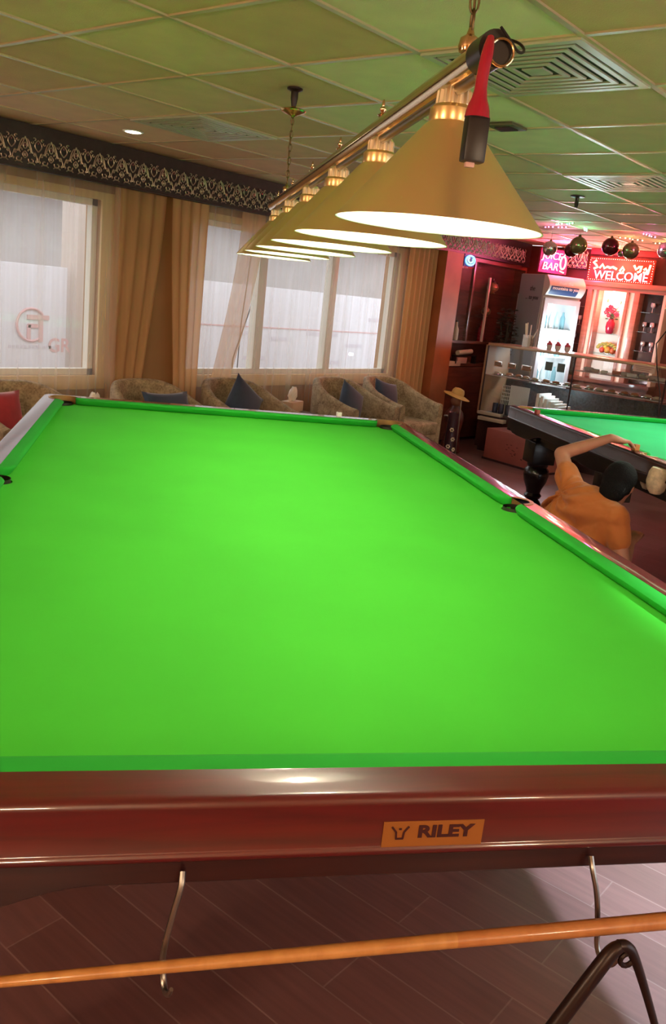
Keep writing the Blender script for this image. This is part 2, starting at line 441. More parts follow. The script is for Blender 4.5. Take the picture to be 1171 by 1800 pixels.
curtain('sheer_curtain', 'pale sheer curtain across the left window', (-1.5, 1.34), (-1.5, 1.36), 2.30, .03, 2.262, 15, .010, S_LIGHT, nx=150)
curtain('drape', 'tan voile curtain hanging just right of the left window, narrowing downward', (1.33, 1.80), (1.30, 1.60), 2.30, .03, 2.298, 4, .012, S_TAN)
curtain('drape', 'tan voile curtain between the two windows, left edge swept open', (1.79, 2.16), (1.93, 2.14), 2.30, .03, 2.222, 4, .014, S_TAN)
curtain('sheer_curtain', 'pale sheer curtain across the wide right window', (2.14, 5.0), (2.12, 5.0), 2.30, .03, 2.245, 19, .011, S_LIGHT, nx=190)
curtain('sheer_curtain', 'peach sheer strip gathered toward lower left over the wide window', (2.50, 2.78), (2.16, 2.36), 2.30, .03, 2.205, 2, .018, S_PEACH, bow=.05)
curtain('drape', 'tan voile curtain in the corner right of the wide window', (4.93, 5.45), (4.96, 5.46), 2.30, .03, 2.215, 6, .018, S_TAN)
# wall backing seen between drapes is the wall itself

# ---- outside the windows
M_HOARD = mat('white_hoarding', (0.70, 0.70, 0.75), 0.6)
M_GREYB = mat('grey_facade', (0.42, 0.39, 0.38), 0.8, noise=(1.5, .08))
M_PINK = mat('faded_red_print', (0.66, 0.42, 0.42), 0.7)
M_GREYP = mat('faded_grey_print', (0.62, 0.60, 0.66), 0.7)
def hoarding(label, xa, xb, y, zt):
    t = thing('hoarding', label, 'hoarding', ((xa + xb) / 2, y, 0)); h = (xb - xa) / 2
    b = BM(); b2(b, -h, h, 0, .05, 0, zt, bev=.004); obj('panel', b, M_HOARD, t)
    for i in range(int(h * 2 / 1.2) + 1):
        b = BM(); b2(b, -h + i * 1.2 + .1, -h + i * 1.2 + .16, .051, .10, 0, zt - .05); obj('stud', b, M_GREYB, t, smooth=False)
    return t
h1 = hoarding('white site hoarding with faded logo and GR lettering seen through left window', -2.4, 2.74, 5.0, 1.53)
M_D = (1, 0, 0); UPZ = (0, 0, 1)
def face_text(s, size, o, m, parent, right=(1, 0, 0), name='lettering', shear=0, ext=.001, off=0.0):
    return obj(name, place(text_bm(s, size, ext, shear=shear, off=off), o, right, UPZ), m, parent, smooth=False)
ox = (2.74 - 2.4) / 2
b = BM(); tube(b, [(2.33 - ox + .165 * math.cos(a), -.004, .93 + .165 * math.sin(a)) for a in [math.radians(40 + k * 14) for k in range(20)]], .014, 6)
b2(b, 2.33 - ox - .05, 2.33 - ox + .20, -.012, 0, .985, 1.03); b2(b, 2.33 - ox - .04, 2.33 - ox + .08, -.012, 0, .90, .94)
b2(b, 2.33 - ox - .05, 2.33 - ox - .01, -.012, 0, .76, .93); b2(b, 2.33 - ox + .09, 2.33 - ox + .13, -.012, 0, .76, .99)
obj('logo', b, M_PINK, h1, smooth=False)
face_text('GR', .20, (2.66 - ox, -.003, .72), M_PINK, h1, off=.004)
b = BM()
for k in range(12): b2(b, 2.08 - ox + k * .045, 2.08 - ox + k * .045 + .03, -.004, 0, .69, .72)
obj('small_print', b, M_GREYP, h1, smooth=False)
h2 = hoarding('long white site hoarding seen through the wide window', 4.35, 9.6, 5.0, 1.55)
for k, (xx, zz, w) in enumerate([(5.0, .92, .5), (5.9, .86, .3), (6.6, .95, .7), (7.5, .8, .4), (8.0, 1.2, .5), (5.4, .6, .4), (6.9, .55, .5)]):
    b = BM(); b2(b, xx - 6.975, xx - 6.975 + w, -.004, 0, zz, zz + .05); obj('small_print', b, M_GREYP, h2, smooth=False)
b = BM(); b2(b, 4.35 - 6.975, 2.6, -.006, 0, 1.02, 1.035); obj('rail_line', b, M_PINK, h2, smooth=False)
t = thing('building', 'plain grey building facade across the street behind hoardings', 'building', (3, 9, 0))
b = BM(); b2(b, -14, 14, 0, .4, 0, 3.6); obj('facade', b, M_GREYB, t, smooth=False)
b = BM(); b2(b, -14, 14, -.5, 0, 2.6, 2.8); obj('ledge', b, M_GREYB, t, smooth=False)
b = BM(); b2(b, -12, 18, YW + .001, 12, -.12, -.01); tag(obj('pavement', b, mat('pavement', (.45, .43, .42), .9, noise=(2, .1)), smooth=False), kind='structure')
for i, (xx, l) in enumerate([(3.10, 'beige post standing outside right of the GR lettering hoarding'), (10.0, 'beige post standing outside at far end of the long hoarding')]):
    b = BM(); b2(b, -.28, .28, -.15, .15, 0, 2.9, bev=.01); o = obj('post', b, mat('beige_stone', (.55, .47, .42), .8)); o.location = (xx, 5.1, 0); tag(o, l, 'post')
b = BM(); tube(b, [(3.05, 2.56, 2.5), (3.18, 2.55, 1.9), (3.02, 2.55, 1.35), (2.86, 2.56, .9), (2.86, 2.56, 0)], .006, 6); tube(b, [(3.0, 2.57, 2.5), (3.0, 2.56, 1.9), (2.93, 2.56, 1.2), (2.92, 2.57, 0)], .005, 6)
tag(obj('hanging_cable', b, M_BLACK), 'thin dark cables dangling outside in front of wide window', 'cable')

# ================================================================== SNOOKER TABLES
HW, HL = 0.889, 1.7845
JT, OUT = 0.05, 0.127
ZB = 0.85
def arc(cx, cy, r, a0, a1, n):
    return [(cx + r * math.cos(math.radians(a0 + (a1 - a0) * k / n)), cy + r * math.sin(math.radians(a0 + (a1 - a0) * k / n))) for k in range(n + 1)]
def snooker_table(label, C, TH_, MC, MK, pockleather, M_MAH, M_MAHD):
    t = thing('snooker_table', label, 'snooker table', (C[0], C[1], 0), -TH_, 'full-size snooker tables')
    # bed with pocket cut-outs
    E_ = .049
    x, y = HW + E_, HL + E_
    pts = []
    def cornercut(sx, sy):
        return [(sx * (HW + E_), sy * (HL - .055)), (sx * (HW - .018), sy * (HL - .046)), (sx * (HW - .046), sy * (HL - .018)), (sx * (HW - .055), sy * (HL + E_))]
    def cc(cx, cy, a0, a1, r, n=14): return arc(cx, cy, r, a0, a1, n)
    # right side going up
    pts += [(x, -HL + .045)]
    mc = HW + .040
    pts += [(x, -.047)] + [(mc + .046 * math.cos(math.radians(a)), .046 * math.sin(math.radians(a))) for a in range(258, 101, -12)] + [(x, .047)]
    def corner_arc(sx, sy):
        # arc of the pocket drop, from the long side to the short side, bulging inward
        c0 = (sx * (HW + .022), sy * (HL + .022)); r = .060
        out = []
        for k in range(13):
            a = math.radians(-65 + k * (220) / 12 - 0)   # local angles measured from inward diagonal
            out.append(a)
        L_ = []
        for k in range(13):
            a = math.radians(-62 + 124 * k / 12)
            dx, dy = -math.cos(a + PI / 4), -math.sin(a + PI / 4)
            L_.append((c0[0] + sx * dx * r, c0[1] + sy * dy * r))
        return L_
    ca = corner_arc(1, 1)
    # order: start nearest long (x) side
    def ordered(sx, sy, frm):
        L_ = corner_arc(sx, sy)
        if frm == 'x': return L_ if abs(L_[0][0]) > abs(L_[-1][0]) else L_[::-1]
        return L_ if abs(L_[0][1]) > abs(L_[-1][1]) else L_[::-1]
    pts += [(x, HL - .05)] + ordered(1, 1, 'x') + [(HW - .05, y), (-HW + .05, y)] + ordered(-1, 1, 'y')
    pts += [(-x, HL - .05), (-x, .047)] + [(-px, -py) for px, py in [(mc + .046 * math.cos(math.radians(a)), .046 * math.sin(math.radians(a))) for a in range(258, 101, -12)]] + [(-x, -.047), (-x, -HL + .05)]
    pts += ordered(-1, -1, 'x') + [(-HW + .05, -y), (HW - .05, -y)] + ordered(1, -1, 'y')
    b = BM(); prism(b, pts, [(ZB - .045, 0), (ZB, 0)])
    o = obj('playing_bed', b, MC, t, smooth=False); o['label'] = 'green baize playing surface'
    # cushions
    prof = [(0, .0355), (.018, .0365), (.036, .0360), (.045, .0335), (.050, .0285), (.0485, .0235), (.036, .005), (.030, .001), (0, .001)]
    def cushion(p0, p1, inward, ra, rb):
        p0, p1, inn = Vector((*p0, 0)), Vector((*p1, 0)), Vector((*inward, 0)); L = (p1 - p0).length; d = (p1 - p0) / L
        ss = sorted(set([ra * (1 - math.cos(PI / 2 * k / 8)) for k in range(9)] + [L - rb * (1 - math.cos(PI / 2 * k / 8)) for k in range(9)] + [ra + (L - ra - rb) * k / 6 for k in range(7)]))
        b = BM(); rings = []
        for s in ss:
            k = 1
            if s < ra: k = math.sqrt(max(0.0004, 1 - ((ra - s) / ra) ** 2))
            if L - s < rb: k = math.sqrt(max(0.0004, 1 - ((rb - (L - s)) / rb) ** 2))
            rings.append([b.verts.new(p0 + d * s + inn * (u * k) + Vector((0, 0, ZB + z))) for u, z in prof])
        n = len(prof)
        for A, B in zip(rings, rings[1:]):
            for i in range(n): b.faces.new((A[i], A[(i + 1) % n], B[(i + 1) % n], B[i]))
        b.faces.new(rings[0]); b.faces.new(rings[-1])
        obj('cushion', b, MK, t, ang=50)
    g = .058
    for sx in (-1, 1):
        cushion((sx * (HW + JT), -HL + g - .012), (sx * (HW + JT), -.050), (-sx, 0), .05, .075)
        cushion((sx * (HW + JT), .050), (sx * (HW + JT), HL - g + .012), (-sx, 0), .075, .05)
    for sy in (-1, 1):
        cushion((-HW + g - .012, sy * (HL + JT)), (HW - g + .012, sy * (HL + JT)), (0, -sy), .05, .05)
    # wooden rails
    RG = [(ZB - .062, .004), (ZB - .061, -.002), (ZB - .057, -.005), (ZB - .052, -.005), (ZB - .048, -.0015), (ZB - .046, 0), (ZB + .020, 0), (ZB + .027, .0015), (ZB + .033, .006), (ZB + .036, .014)]
    e = .052
    def rail(x0, x1, y0, y1, d):
        poly = [(x0, y0), (x1, y0), (x1, y1), (x0, y1)]
        fl = [None] * 4
        for i, (px, py) in enumerate(poly):
            if d[0] and abs(px) == max(abs(x0), abs(x1)): fl[i] = (d[0], 0)
            if d[1] and abs(py) == max(abs(y0), abs(y1)): fl[i] = (0, d[1])
        b = BM(); prism(b, poly, RG, fl); obj('rail', b, M_MAH, t, ang=50)
    for sx in (-1, 1):
        for ya, yb in ((-HL + e, -e), (e, HL - e)):
            rail(min(sx * (HW + JT), sx * (HW + OUT)), max(sx * (HW + JT), sx * (HW + OUT)), ya, yb, (sx, 0))
    for sy in (-1, 1):
        rail(-HW + e, HW - e, min(sy * (HL + JT), sy * (HL + OUT)), max(sy * (HL + JT), sy * (HL + OUT)), (0, sy))
    # rail end blocks round the pockets, with brass plates and pockets
    def block(local, flags, T):
        poly = [T(*q) for q in local]; fl = []
        o0 = T(0, 0)
        for f in flags:
            if f is None: fl.append(None)
            else:
                v = T(*f); fl.append((v[0] - o0[0], v[1] - o0[1]))
        b = BM(); prism(b, poly, RG, fl); return b
    def ring(center, r0, r1, angs, z0, z1, T):
        b = BM(); A = []
        for a in angs:
            ca, sa = math.cos(math.radians(a)), math.sin(math.radians(a))
            q = [T(center[0] + r * ca, center[1] + r * sa) for r in (r0, r1)]
            A.append([b.verts.new((*q[0], z0)), b.verts.new((*q[0], z1)), b.verts.new((*q[1], z1)), b.verts.new((*q[1], z1 - .004))])
        for P, Q in zip(A, A[1:]):
            for i in range(3): b.faces.new((P[i], P[i + 1], Q[i + 1], Q[i]))
        return b
    def pocket(T, c, r, deep):
        pc = T(*c)
        b = BM(); shell(b, [(r, ZB + .012), (r * 1.02, ZB - .02), (r * .98, ZB - .07), (r * .8, ZB - .13), (r * .45, ZB - .155), (.004, ZB - .16)], (pc[0], pc[1], 0), 20)
        pk = obj('pocket', b, pockleather, t); return pk
    cr = .0725; cth = math.degrees(math.atan2(-.06, .04))
    for sx in (-1, 1):
        for sy in (-1, 1):
            T = lambda p, q, sx=sx, sy=sy: (sx * (HW + p), sy * (HL + q))
            k = .045
            outer = arc(OUT - k, OUT - k, k, 0, 90, 6)
            local = [(.05, -e), (OUT, -e)] + outer + [(-e, OUT), (-e, .05)]
            n1 = len(local)
            inner = [(.01 + cr * math.cos(math.radians(a)), .01 + cr * math.sin(math.radians(a))) for a in [144 - 10.6 * i for i in range(1, 19)]]
            flags = [None, (1, 0)] + [(math.cos(math.radians(15 * i)), math.sin(math.radians(15 * i))) for i in range(7)] + [(0, 1), None] + [None] * len(inner)
            local += inner
            obj('rail', block(local, flags, T), M_MAH, t, ang=40)
            pl = obj('pocket_plate', ring((.01, .01), cr - .001, cr + .007, [144 - 10.6 * i for i in range(0, 20)], ZB - .02, ZB + .0385, T), M_PLATE, t, ang=60); pl['label'] = 'brass pocket plate'
            pocket(T, (.022, .022), .052, 1)
    for sx in (-1, 1):
        T = lambda p, q, sx=sx: (sx * (HW + p), q)
        inner = [(.046 + .0522 * math.cos(math.radians(a)), .0522 * math.sin(math.radians(a))) for a in [80 - 10 * i for i in range(17)]]
        local = [(.05, -e), (OUT, -e), (OUT, e), (.05, e)] + inner
        obj('rail', block(local, [None, (1, 0), (1, 0), None] + [None] * len(inner), T), M_MAH, t, ang=40)
        pl = obj('pocket_plate', ring((.046, 0), .0508, .066, [84 - 12 * i for i in range(15)], ZB - .02, ZB + .0385, T), M_PLATE, t, ang=60); pl['label'] = 'brass pocket plate'
        pocket(T, (.046, 0), .047, 1)
    # frame beneath the slate with its shaped lower edge
    def apron(L, x_is_len, off, cut):
        b = BM(); n = 48; A = []
        for i in range(n + 1):
            s = -L + 2 * L * i / n
            dz = .110
            for c_ in cut:
                q = abs(s - c_)
                if q < .34: dz = max(dz, .110 + .055 * (.5 + .5 * math.cos(PI * max(0, q - .10) / .24)) if q > .10 else .165)
            row = []
            for w_, z in ((off, ZB - .058), (off, ZB - dz + .004), (off - .004, ZB - dz), (off - .028, ZB - dz), (off - .028, ZB - .058)):
                row.append(b.verts.new((s, w_, z) if x_is_len else (w_, s, z)))
            A.append(row)
        for P, Q in zip(A, A[1:]):
            for i in range(5): b.faces.new((P[i], P[(i + 1) % 5], Q[(i + 1) % 5], Q[i]))
        b.faces.new(A[0]); b.faces.new(A[-1][::-1]); return b
    lx = (-.82, .82); ly = (-1.64, -.55, .55, 1.64)
    for s in (-1, 1):
        b = apron(HW + OUT - .018, True, HL + OUT - .014, lx)
        if s < 0: bmesh.ops.scale(b, vec=(1, -1, 1), verts=b.verts)
        obj('apron', b, M_MAHD, t, ang=40)  # darker wood colour here includes the shade under the rail
        b = apron(HL + OUT - .045, False, HW + OUT - .014, ly)
        if s < 0: bmesh.ops.scale(b, vec=(-1, 1, 1), verts=b.verts)
        obj('apron', b, M_MAHD, t, ang=40)
    b = BM(); b2(b, -HW - .03, HW + .03, -HL - .03, HL + .03, ZB - .095, ZB - .046); 
    for xx in lx: b2(b, xx - .05, xx + .05, -HL, HL, ZB - .20, ZB - .095)
    for yy in ly: b2(b, -HW, HW, yy - .05, yy + .05, ZB - .19, ZB - .096)
    obj('underframe', b, M_MAHD, t, smooth=False)
    pr = [(.055, .0), (.062, .01), (.062, .03), (.045, .045), (.05, .06), (.07, .09), (.082, .13), (.082, .17), (.06, .205), (.045, .22), (.06, .235), (.066, .25), (.052, .27), (.058, .30), (.085, .36), (.095, .41), (.09, .45), (.07, .47), (.078, .48), (.078, .50)]
    for xx in lx:
        for yy in ly:
            b = BM(); lathe(b, pr, (xx, yy, 0), 28); b2(b, xx - .09, xx + .09, yy - .09, yy + .09, .50, .665, bev=.008)
            obj('leg', b, M_MAHD, t, ang=40)
    return t
T1 = (-0.418911, -1.090999); T2 = (2.916922, -2.120474)
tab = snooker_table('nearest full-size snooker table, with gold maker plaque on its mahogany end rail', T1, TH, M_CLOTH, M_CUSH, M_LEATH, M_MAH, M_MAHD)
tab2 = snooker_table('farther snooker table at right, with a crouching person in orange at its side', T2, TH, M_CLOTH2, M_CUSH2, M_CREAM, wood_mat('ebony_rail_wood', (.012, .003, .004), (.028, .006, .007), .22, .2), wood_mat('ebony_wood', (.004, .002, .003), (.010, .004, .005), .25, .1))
b = BM(); lathe(b, [(.040, ZB - .045), (.052, ZB - .07), (.058, ZB - .12), (.050, ZB - .16), (.028, ZB - .185), (.003, ZB - .19)], (-HW - .140, -.235, .055), 22)
o = obj('pocket_bag', b, M_CREAM, tab2); o['label'] = 'cream leather pocket bag'
# maker plaque on the near end
yf = -HL - OUT
pxc = .893 - HW
b = BM(); b2(b, pxc - .078, pxc + .078, yf - .0016, yf, ZB - .051, ZB - .006, bev=.0004)
pq = obj('plaque', b, mat('gold_plaque', (0.40, 0.15, 0.03), 0.45, 0.3), tab, smooth=False); pq['label'] = 'gold maker plaque'
M_INK = mat('dark_ink', (0.05, 0.008, 0.008), 0.5)
rl = text_bm('RILEY', .0275, .0004, off=.0011, align='CENTER'); bmesh.ops.scale(rl, vec=(1.28, 1, 1), verts=rl.verts)
obj('lettering', place(rl, (pxc + .018, yf - .0021, ZB - .024), (1, 0, 0), UPZ), M_INK, pq, smooth=False)
b = BM(); q = Vector((pxc - .052, yf - .0021, ZB - .024))
def bar2(b, p, q_, w):
    d = (Vector(q_) - Vector(p)); L = d.length; a = math.atan2(d.z, d.x)
    box(b, (Vector(p) + Vector(q_)) / 2, (L, .0008, w), Matrix.Rotation(-a, 3, 'Y'))
bar2(b, q + Vector((-.013, 0, .010)), q + Vector((-.006, 0, .001)), .003); bar2(b, q + Vector((.013, 0, .010)), q + Vector((.006, 0, .001)), .003)
bar2(b, q + Vector((-.006, 0, .001)), q + Vector((-.005, 0, -.010)), .003); bar2(b, q + Vector((.006, 0, .001)), q + Vector((.005, 0, -.010)), .003)
bar2(b, q + Vector((-.006, 0, -.010)), q + Vector((.006, 0, -.010)), .003); bar2(b, q + Vector((-.002, 0, .006)), q + Vector((.002, 0, .006)), .003)
obj('emblem', b, M_INK, pq, smooth=False)
def near(x, y, z): return (x - HW, y - HL, z + ZB)          # corner coordinates -> table coordinates
# cue hooks under the near end and the cue lying in them
for xa, xb in ((.530, .508), (1.166, 1.190)):
    b = BM(); tube(b, [near(xa, -.118, -.085), near(xa - .001, -.131, -.100), near((xa + xb) / 2, -.137, -.140), near(xb, -.140, -.205), near(xb + .002, -.143, -.236), near(xb + .006, -.160, -.250), near(xb + .010, -.178, -.240), near(xb + .013, -.186, -.222)], [.0045, .0045, .0045, .0045, .0045, .0045, .0045, .003], 8, sub=2)
    o = obj('cue_hook', b, M_STEEL, tab); o['label'] = 'bent steel cue hook'
def tw(x, y, z):  # near-corner table coordinates -> world
    lx_, ly_ = x - HW, y - HL; c, s = math.cos(-TH), math.sin(-TH)
    return (T1[0] + lx_ * c - ly_ * s, T1[1] + lx_ * s + ly_ * c, z + ZB)
A, B = Vector(tw(-.12, -.160, -.232)), Vector(tw(1.62, -.160, -.165))
t = thing('snooker_cue', 'light wooden snooker cue lying in the steel hooks under the near rail', 'cue', A)
def along(f): return (B - A) * f
b = BM(); tube(b, [along(0.01 + f * .60) for f in (0, .5, 1)], [.0050, .0082, .0115], 16); obj('shaft', b, wood_mat('ash_wood', (.50, .22, .06), (.66, .33, .10), .35, .4, (30, 30, 4)), t)
b = BM(); tube(b, [along(f) for f in (.61, .85, 1)], [.0115, .0138, .0145], 16); obj('butt', b, wood_mat('cue_butt_wood', (.45, .17, .05), (.58, .25, .08), .35, .4, (30, 30, 4)), t)
b = BM(); tube(b, [along(0), along(.0115)], [.0045, .0050], 12); obj('tip', b, M_BRASS, t)
# dark splayed rest
t = thing('spider_rest', 'black bent metal rest with two splayed legs hanging below the cue at right', 'cue rest', tw(1.21, -.19, -.30))
def rel(x, y, z): return Vector(tw(x, y, z)) - Vector(tw(1.21, -.19, -.30))
b = BM(); tube(b, [rel(1.197, -.195, -.187), rel(1.184, -.195, -.194), rel(1.165, -.198, -.222), rel(1.10, -.203, -.335), rel(1.03, -.21, -.46), rel(.99, -.215, -.53)], [.009, .0115, .0125, .0125, .0130, .0130], 12, sub=2); obj('leg', b, M_BLACKM, t)
b = BM(); tube(b, [rel(1.192, -.195, -.187), rel(1.205, -.195, -.187), rel(1.221, -.196, -.203), rel(1.26, -.20, -.285), rel(1.315, -.205, -.41), rel(1.35, -.21, -.49)], [.009, .0095, .008, .0065, .006, .006], 12, sub=2); obj('leg', b, M_BLACKM, t)
b = BM(); tube(b, [rel(1.21 + .011 * math.cos(a), -.197, -.212 + .011 * math.sin(a)) for a in [k * PI / 6 for k in range(12)]], .0042, 8, closed=True); obj('ring', b, M_BLACKM, t)

# ================================================================== LAMPS OVER THE TABLES
M_BULB = mat('lit_bulb', (1, 1, 1), .5, emit=(1.0, 0.93, 0.78), es=40)
def shade(parent, c, power, col):
    """cone shade; c = rim centre in parent space"""
    R0, h = .182, .168
    b = BM()
    outer = [(.037, h), (.045, h - .006), (R0 - .004, .006), (R0, 0)]; innr = [(R0 - .004, .001), (R0 - .008, .007), (.040, h - .010), (.028, h - .004)]
    shell(b, outer + innr, c, 64)
    for f in b.faces:
        ce = f.calc_center_median(); rr = math.hypot(ce.x - c[0], ce.y - c[1]); zz = ce.z - c[2]
        rout = .045 + (R0 - .049) * (1 - (zz - .006) / (h - .012))
        if rr < rout - .0022 and zz < h - .008: f.material_index = 1
    s = obj('shade', b, [M_BRASSB, M_WHITE], parent, ang=50)
    b = BM(); shell(b, [(.0375, h - .004), (.0395, h + .002), (.0385, h + .020), (.033, h + .026)], c, 32)
    obj('collar', b, mat('collar_brass', (.85, .62, .28), .28, .85), s)
    b = BM(); lathe(b, [(.029, h + .022), (.031, h + .028), (.030, h + .048), (.024, h + .055), (.011, h + .059), (.012, h + .090)], c, 56, flute=(1, 2)); obj('gallery', b, M_GALL, s, ang=20)
    b = BM(); sphere(b, (c[0], c[1], c[2] + .10), (.032, .032, .040), 16); lathe(b, [(.014, .12), (.014, .19)], c, 12)
    obj('bulb', b, M_BULB, s)
    point('bulb_light', (c[0], c[1], c[2] + .078), power, col, .036, parent)
    return s
def lamp_bar(label, centre, power, col, n=6, sp=.56, dx=.013, chain_at=(-1.43, 1.06)):
    t = thing('snooker_light', label, 'lamp', (*centre, CZ), -TH)
    hz = 1.71 - CZ       # rim height below the ceiling
    bz = hz + .252
    b = BM(); tube(b, [(-.038, -1.58, bz - .011), (.030, 1.60, bz)], .023, 24, caps=False); tube(b, [(.030, 1.60, bz), (-.038, -1.58, bz - .011)], .0205, 24, caps=False)
    o = obj('bar', b, M_BRASSP, t)
    b = BM(); tube(b, [(-.037, -1.53, bz - .036), (.030, 1.58, bz - .026)], .0095, 14); obj('lower_tube', b, M_DARKBR, t)
    for i in range(n):
        y = (i - (n - 1) / 2) * sp; x = dx * (i - (n - 1) / 2)
        shade(t, (x, y, hz), power, col)
        if i: 
            b = BM(); yy = y + .02
            lathe(b, [(.010, bz + .020), (.012, bz + .024), (.005, bz + .029), (.008, bz + .035), (.008, bz + .038), (.003, bz + .043), (.004, bz + .049), (.001, bz + .058)], (x, yy, 0), 14)
            obj('finial', b, M_BRASSP, t)
    for y in chain_at:
        x = y * .02
        b = BM(); lathe(b, [(.016, bz + .020), (.018, bz + .028), (.016, bz + .040), (.007, bz + .046), (.004, bz + .056)], (x, y, 0), 16); obj('chain_mount', b, M_BRASSP, t)
        b = BM(); z = bz + .055; k = 0; top = -.105
        while z < top:
            pts = []
            for a in range(12):
                u, v = .0075 * math.cos(a * PI / 6), .017 * math.sin(a * PI / 6)
                pts.append((x + (u if k % 2 else 0), y + (0 if k % 2 else u), z + .012 + v))
            tube(b, pts, .0021, 6, closed=True); z += .027; k += 1
        tube(b, [(x + .003, y, bz + .05), (x - .006, y + .004, bz + .2), (x + .004, y, top + .02)], .0022, 6)
        obj('chain', b, M_DARKBR, t)
        b = BM(); lathe(b, [(.006, -.115), (.010, -.110), (.030, -.104), (.052, -.094), (.055, -.088), (.045, -.082), (.012, -.078), (.008, -.070)], (x, y, 0), 28); obj('canopy', b, M_BRASS, t)
        b = BM(); lathe(b, [(.010, -.072), (.016, -.040), (.016, -.014), (.034, -.006), (.034, 0)], (x, y, 0), 20); obj('ceiling_hook', b, M_BLACKM, t)
    return t, bz
LC = (T1[0] + (.959 - HW) * math.cos(-TH) - (1.741 - HL) * math.sin(-TH), T1[1] + (.959 - HW) * math.sin(-TH) + (1.741 - HL) * math.cos(-TH))
lamp1, BZ = lamp_bar('long brass bar lamp with six conical shades hanging over the nearest table', LC, BULB, (1.0, 0.86, 0.62))
LC2 = (T2[0] + .05, T2[1] + .05)
lamp2, _ = lamp_bar('brass bar lamp over the farther table, one shade showing at right edge', (T2[0] + .02, T2[1]), BULB * 1.5, (0.90, 1.0, 0.86), chain_at=(-1.1, 1.1))
# cord, tape and adapter at the near end of the bar
t = thing('power_cord', 'red cord with black adapter hanging from near end of the brass bar lamp', 'cord', (0, 0, 0), 0)
t.matrix_world = Matrix.Translation((LC[0], LC[1], CZ)) @ Matrix.Rotation(-TH, 4, 'Z')
yn = -1.58
b = BM(); BZ += .009; tube(b, [(-.038, yn - .008, BZ - .020), (-.038, yn + .050, BZ - .020)], .0262, 24); obj('tape_wrap', b, M_BLACK, t)
b = BM(); tube(b, [(-.030 + .0185 * math.cos(a), yn - .014, BZ - .026 + .0185 * math.sin(a)) for a in [k * PI / 10 for k in range(20)]], .0022, 8, closed=True); obj('rim_ring', b, M_BRASSP, t)
b = BM(); tube(b, [(-.035, yn + .02, BZ + .002), (-.010, yn + .05, BZ + .012), (.012, yn + .03, BZ + .004), (.016, yn + .01, BZ - .012), (.002, yn, BZ - .020), (-.018, yn - .012, BZ - .008), (-.038, yn - .018, BZ + .006)], .0022, 8, sub=2); obj('wire_loop', b, M_BLACK, t)
xr = -.066
b = BM(); tube(b, [(-.050, yn - .014, BZ - .010), (-.056, yn - .028, BZ - .030), (xr + .006, yn - .030, BZ - .060), (xr + .006, yn - .030, BZ - .090), (xr + .006, yn - .030, BZ - .108), (xr + .006, yn - .030, BZ - .122)], [.006, .009, .009, .0095, .017, .019], 14, sub=1); obj('red_sleeve', b, M_RED, t)
b = BM(); box(b, (xr + .007, yn - .030, BZ - .152), (.034, .024, .064), bev=.004); a_ = obj('adapter', b, M_BLACK, t)
b = BM(); box(b, (xr + .004, yn - .030, BZ - .187), (.014, .010, .008), bev=.002); obj('plug_end', b, mat('pink_plug', (.75, .45, .38), .4), a_)

# ================================================================== CEILING FITTINGS
M_VENT = mat('vent_metal', (0.56, 0.55, 0.42), 0.35, 0.2)
def vent(label, cx, cy):
    t = thing('air_vent', label, 'vent', (cx, cy, CZ))
    b = BM(); b2(b, -.29, .29, -.29, .29, -.004, .0); obj('backing', b, mat('vent_dark', (.03, .028, .02), .8), t, smooth=False)
    for k in range(6):
        r0 = .295 - k * .042; r1 = r0 - (.030 if k == 0 else .020)
        b = BM(); vv = []
        for r, z in ((r0, -.002), (r0, -.010), (r1, -.010), (r1, -.002)):
            vv.append([b.verts.new((sx * r, sy * r, z)) for sx, sy in ((-1, -1), (1, -1), (1, 1), (-1, 1))])
        for A_, B_ in zip(vv, vv[1:]):
            for i in range(4): b.faces.new((A_[i], A_[(i + 1) % 4], B_[(i + 1) % 4], B_[i]))
        obj('louvre', b, M_VENT, t, smooth=False)
    b = BM(); b2(b, -.040, .040, -.040, .040, -.010, -.004); obj('centre_plate', b, M_VENT, t, smooth=False)
    return t
vent('square ceiling air vent near the left downlight, above the windows', .90, .90)
vent('largest square ceiling air vent, beside the near end of the brass bar lamp', .30, -1.50)
vent('farthest square ceiling air vent, toward the bar at right', 2.70, -.90)
def downlight(label, x, y, w, vis=True):
    t = thing('downlight', label, 'ceiling light', (x, y, CZ))
    b = BM(); lathe(b, [(.030, -.004), (.060, -.006), (.066, 0)], (0, 0, 0), 28); obj('ring', b, M_WHITE, t)
    b = BM(); lathe(b, [(.001, -.009), (.028, -.008), (.046, -.0065)], (0, 0, 0), 24); obj('lens', b, mat('lit_lens', (1, 1, 1), .5, emit=(1, .86, .62), es=30), t)
    l = bpy.data.lights.new('downlight_beam', 'SPOT'); l.energy = w; l.color = (1, .80, .52); l.spot_size = 2.4; l.spot_blend = .8; l.shadow_soft_size = .04
    o = bpy.data.objects.new('downlight_beam', l); COL.objects.link(o); o.parent = t; o.location = (0, 0, -.03)
downlight('small bright recessed downlight above the left window', .89, 1.54, DOWN)
downlight('recessed downlight above the corner by the bar', 4.5, 1.54, DOWN)
t = thing('smoke_detector', 'small dark ceiling spotlight bracket near the bar ceiling', 'spotlight', (3.30, -.30, CZ))
b = BM(); lathe(b, [(.012, -.03), (.014, -.012), (.05, -.006), (.05, 0)], (0, 0, 0), 20); obj('base', b, M_BLACK, t)
for a in (-1, 0, 1):
    b = BM(); tube(b, [(a * .012, 0, -.02), (a * .02, 0, -.05), (a * .010, 0, -.075)], .006, 8); obj('prong', b, M_BLACK, t)
t = thing('ceiling_spotlight', 'dark square recessed fitting just behind the hanging adapter', 'spotlight', (1.12, -.93, CZ))
b = BM(); b2(b, -.07, .07, -.07, .07, -.012, 0, bev=.004); obj('housing', b, mat('dark_fitting', (.10, .09, .05), .5), t)
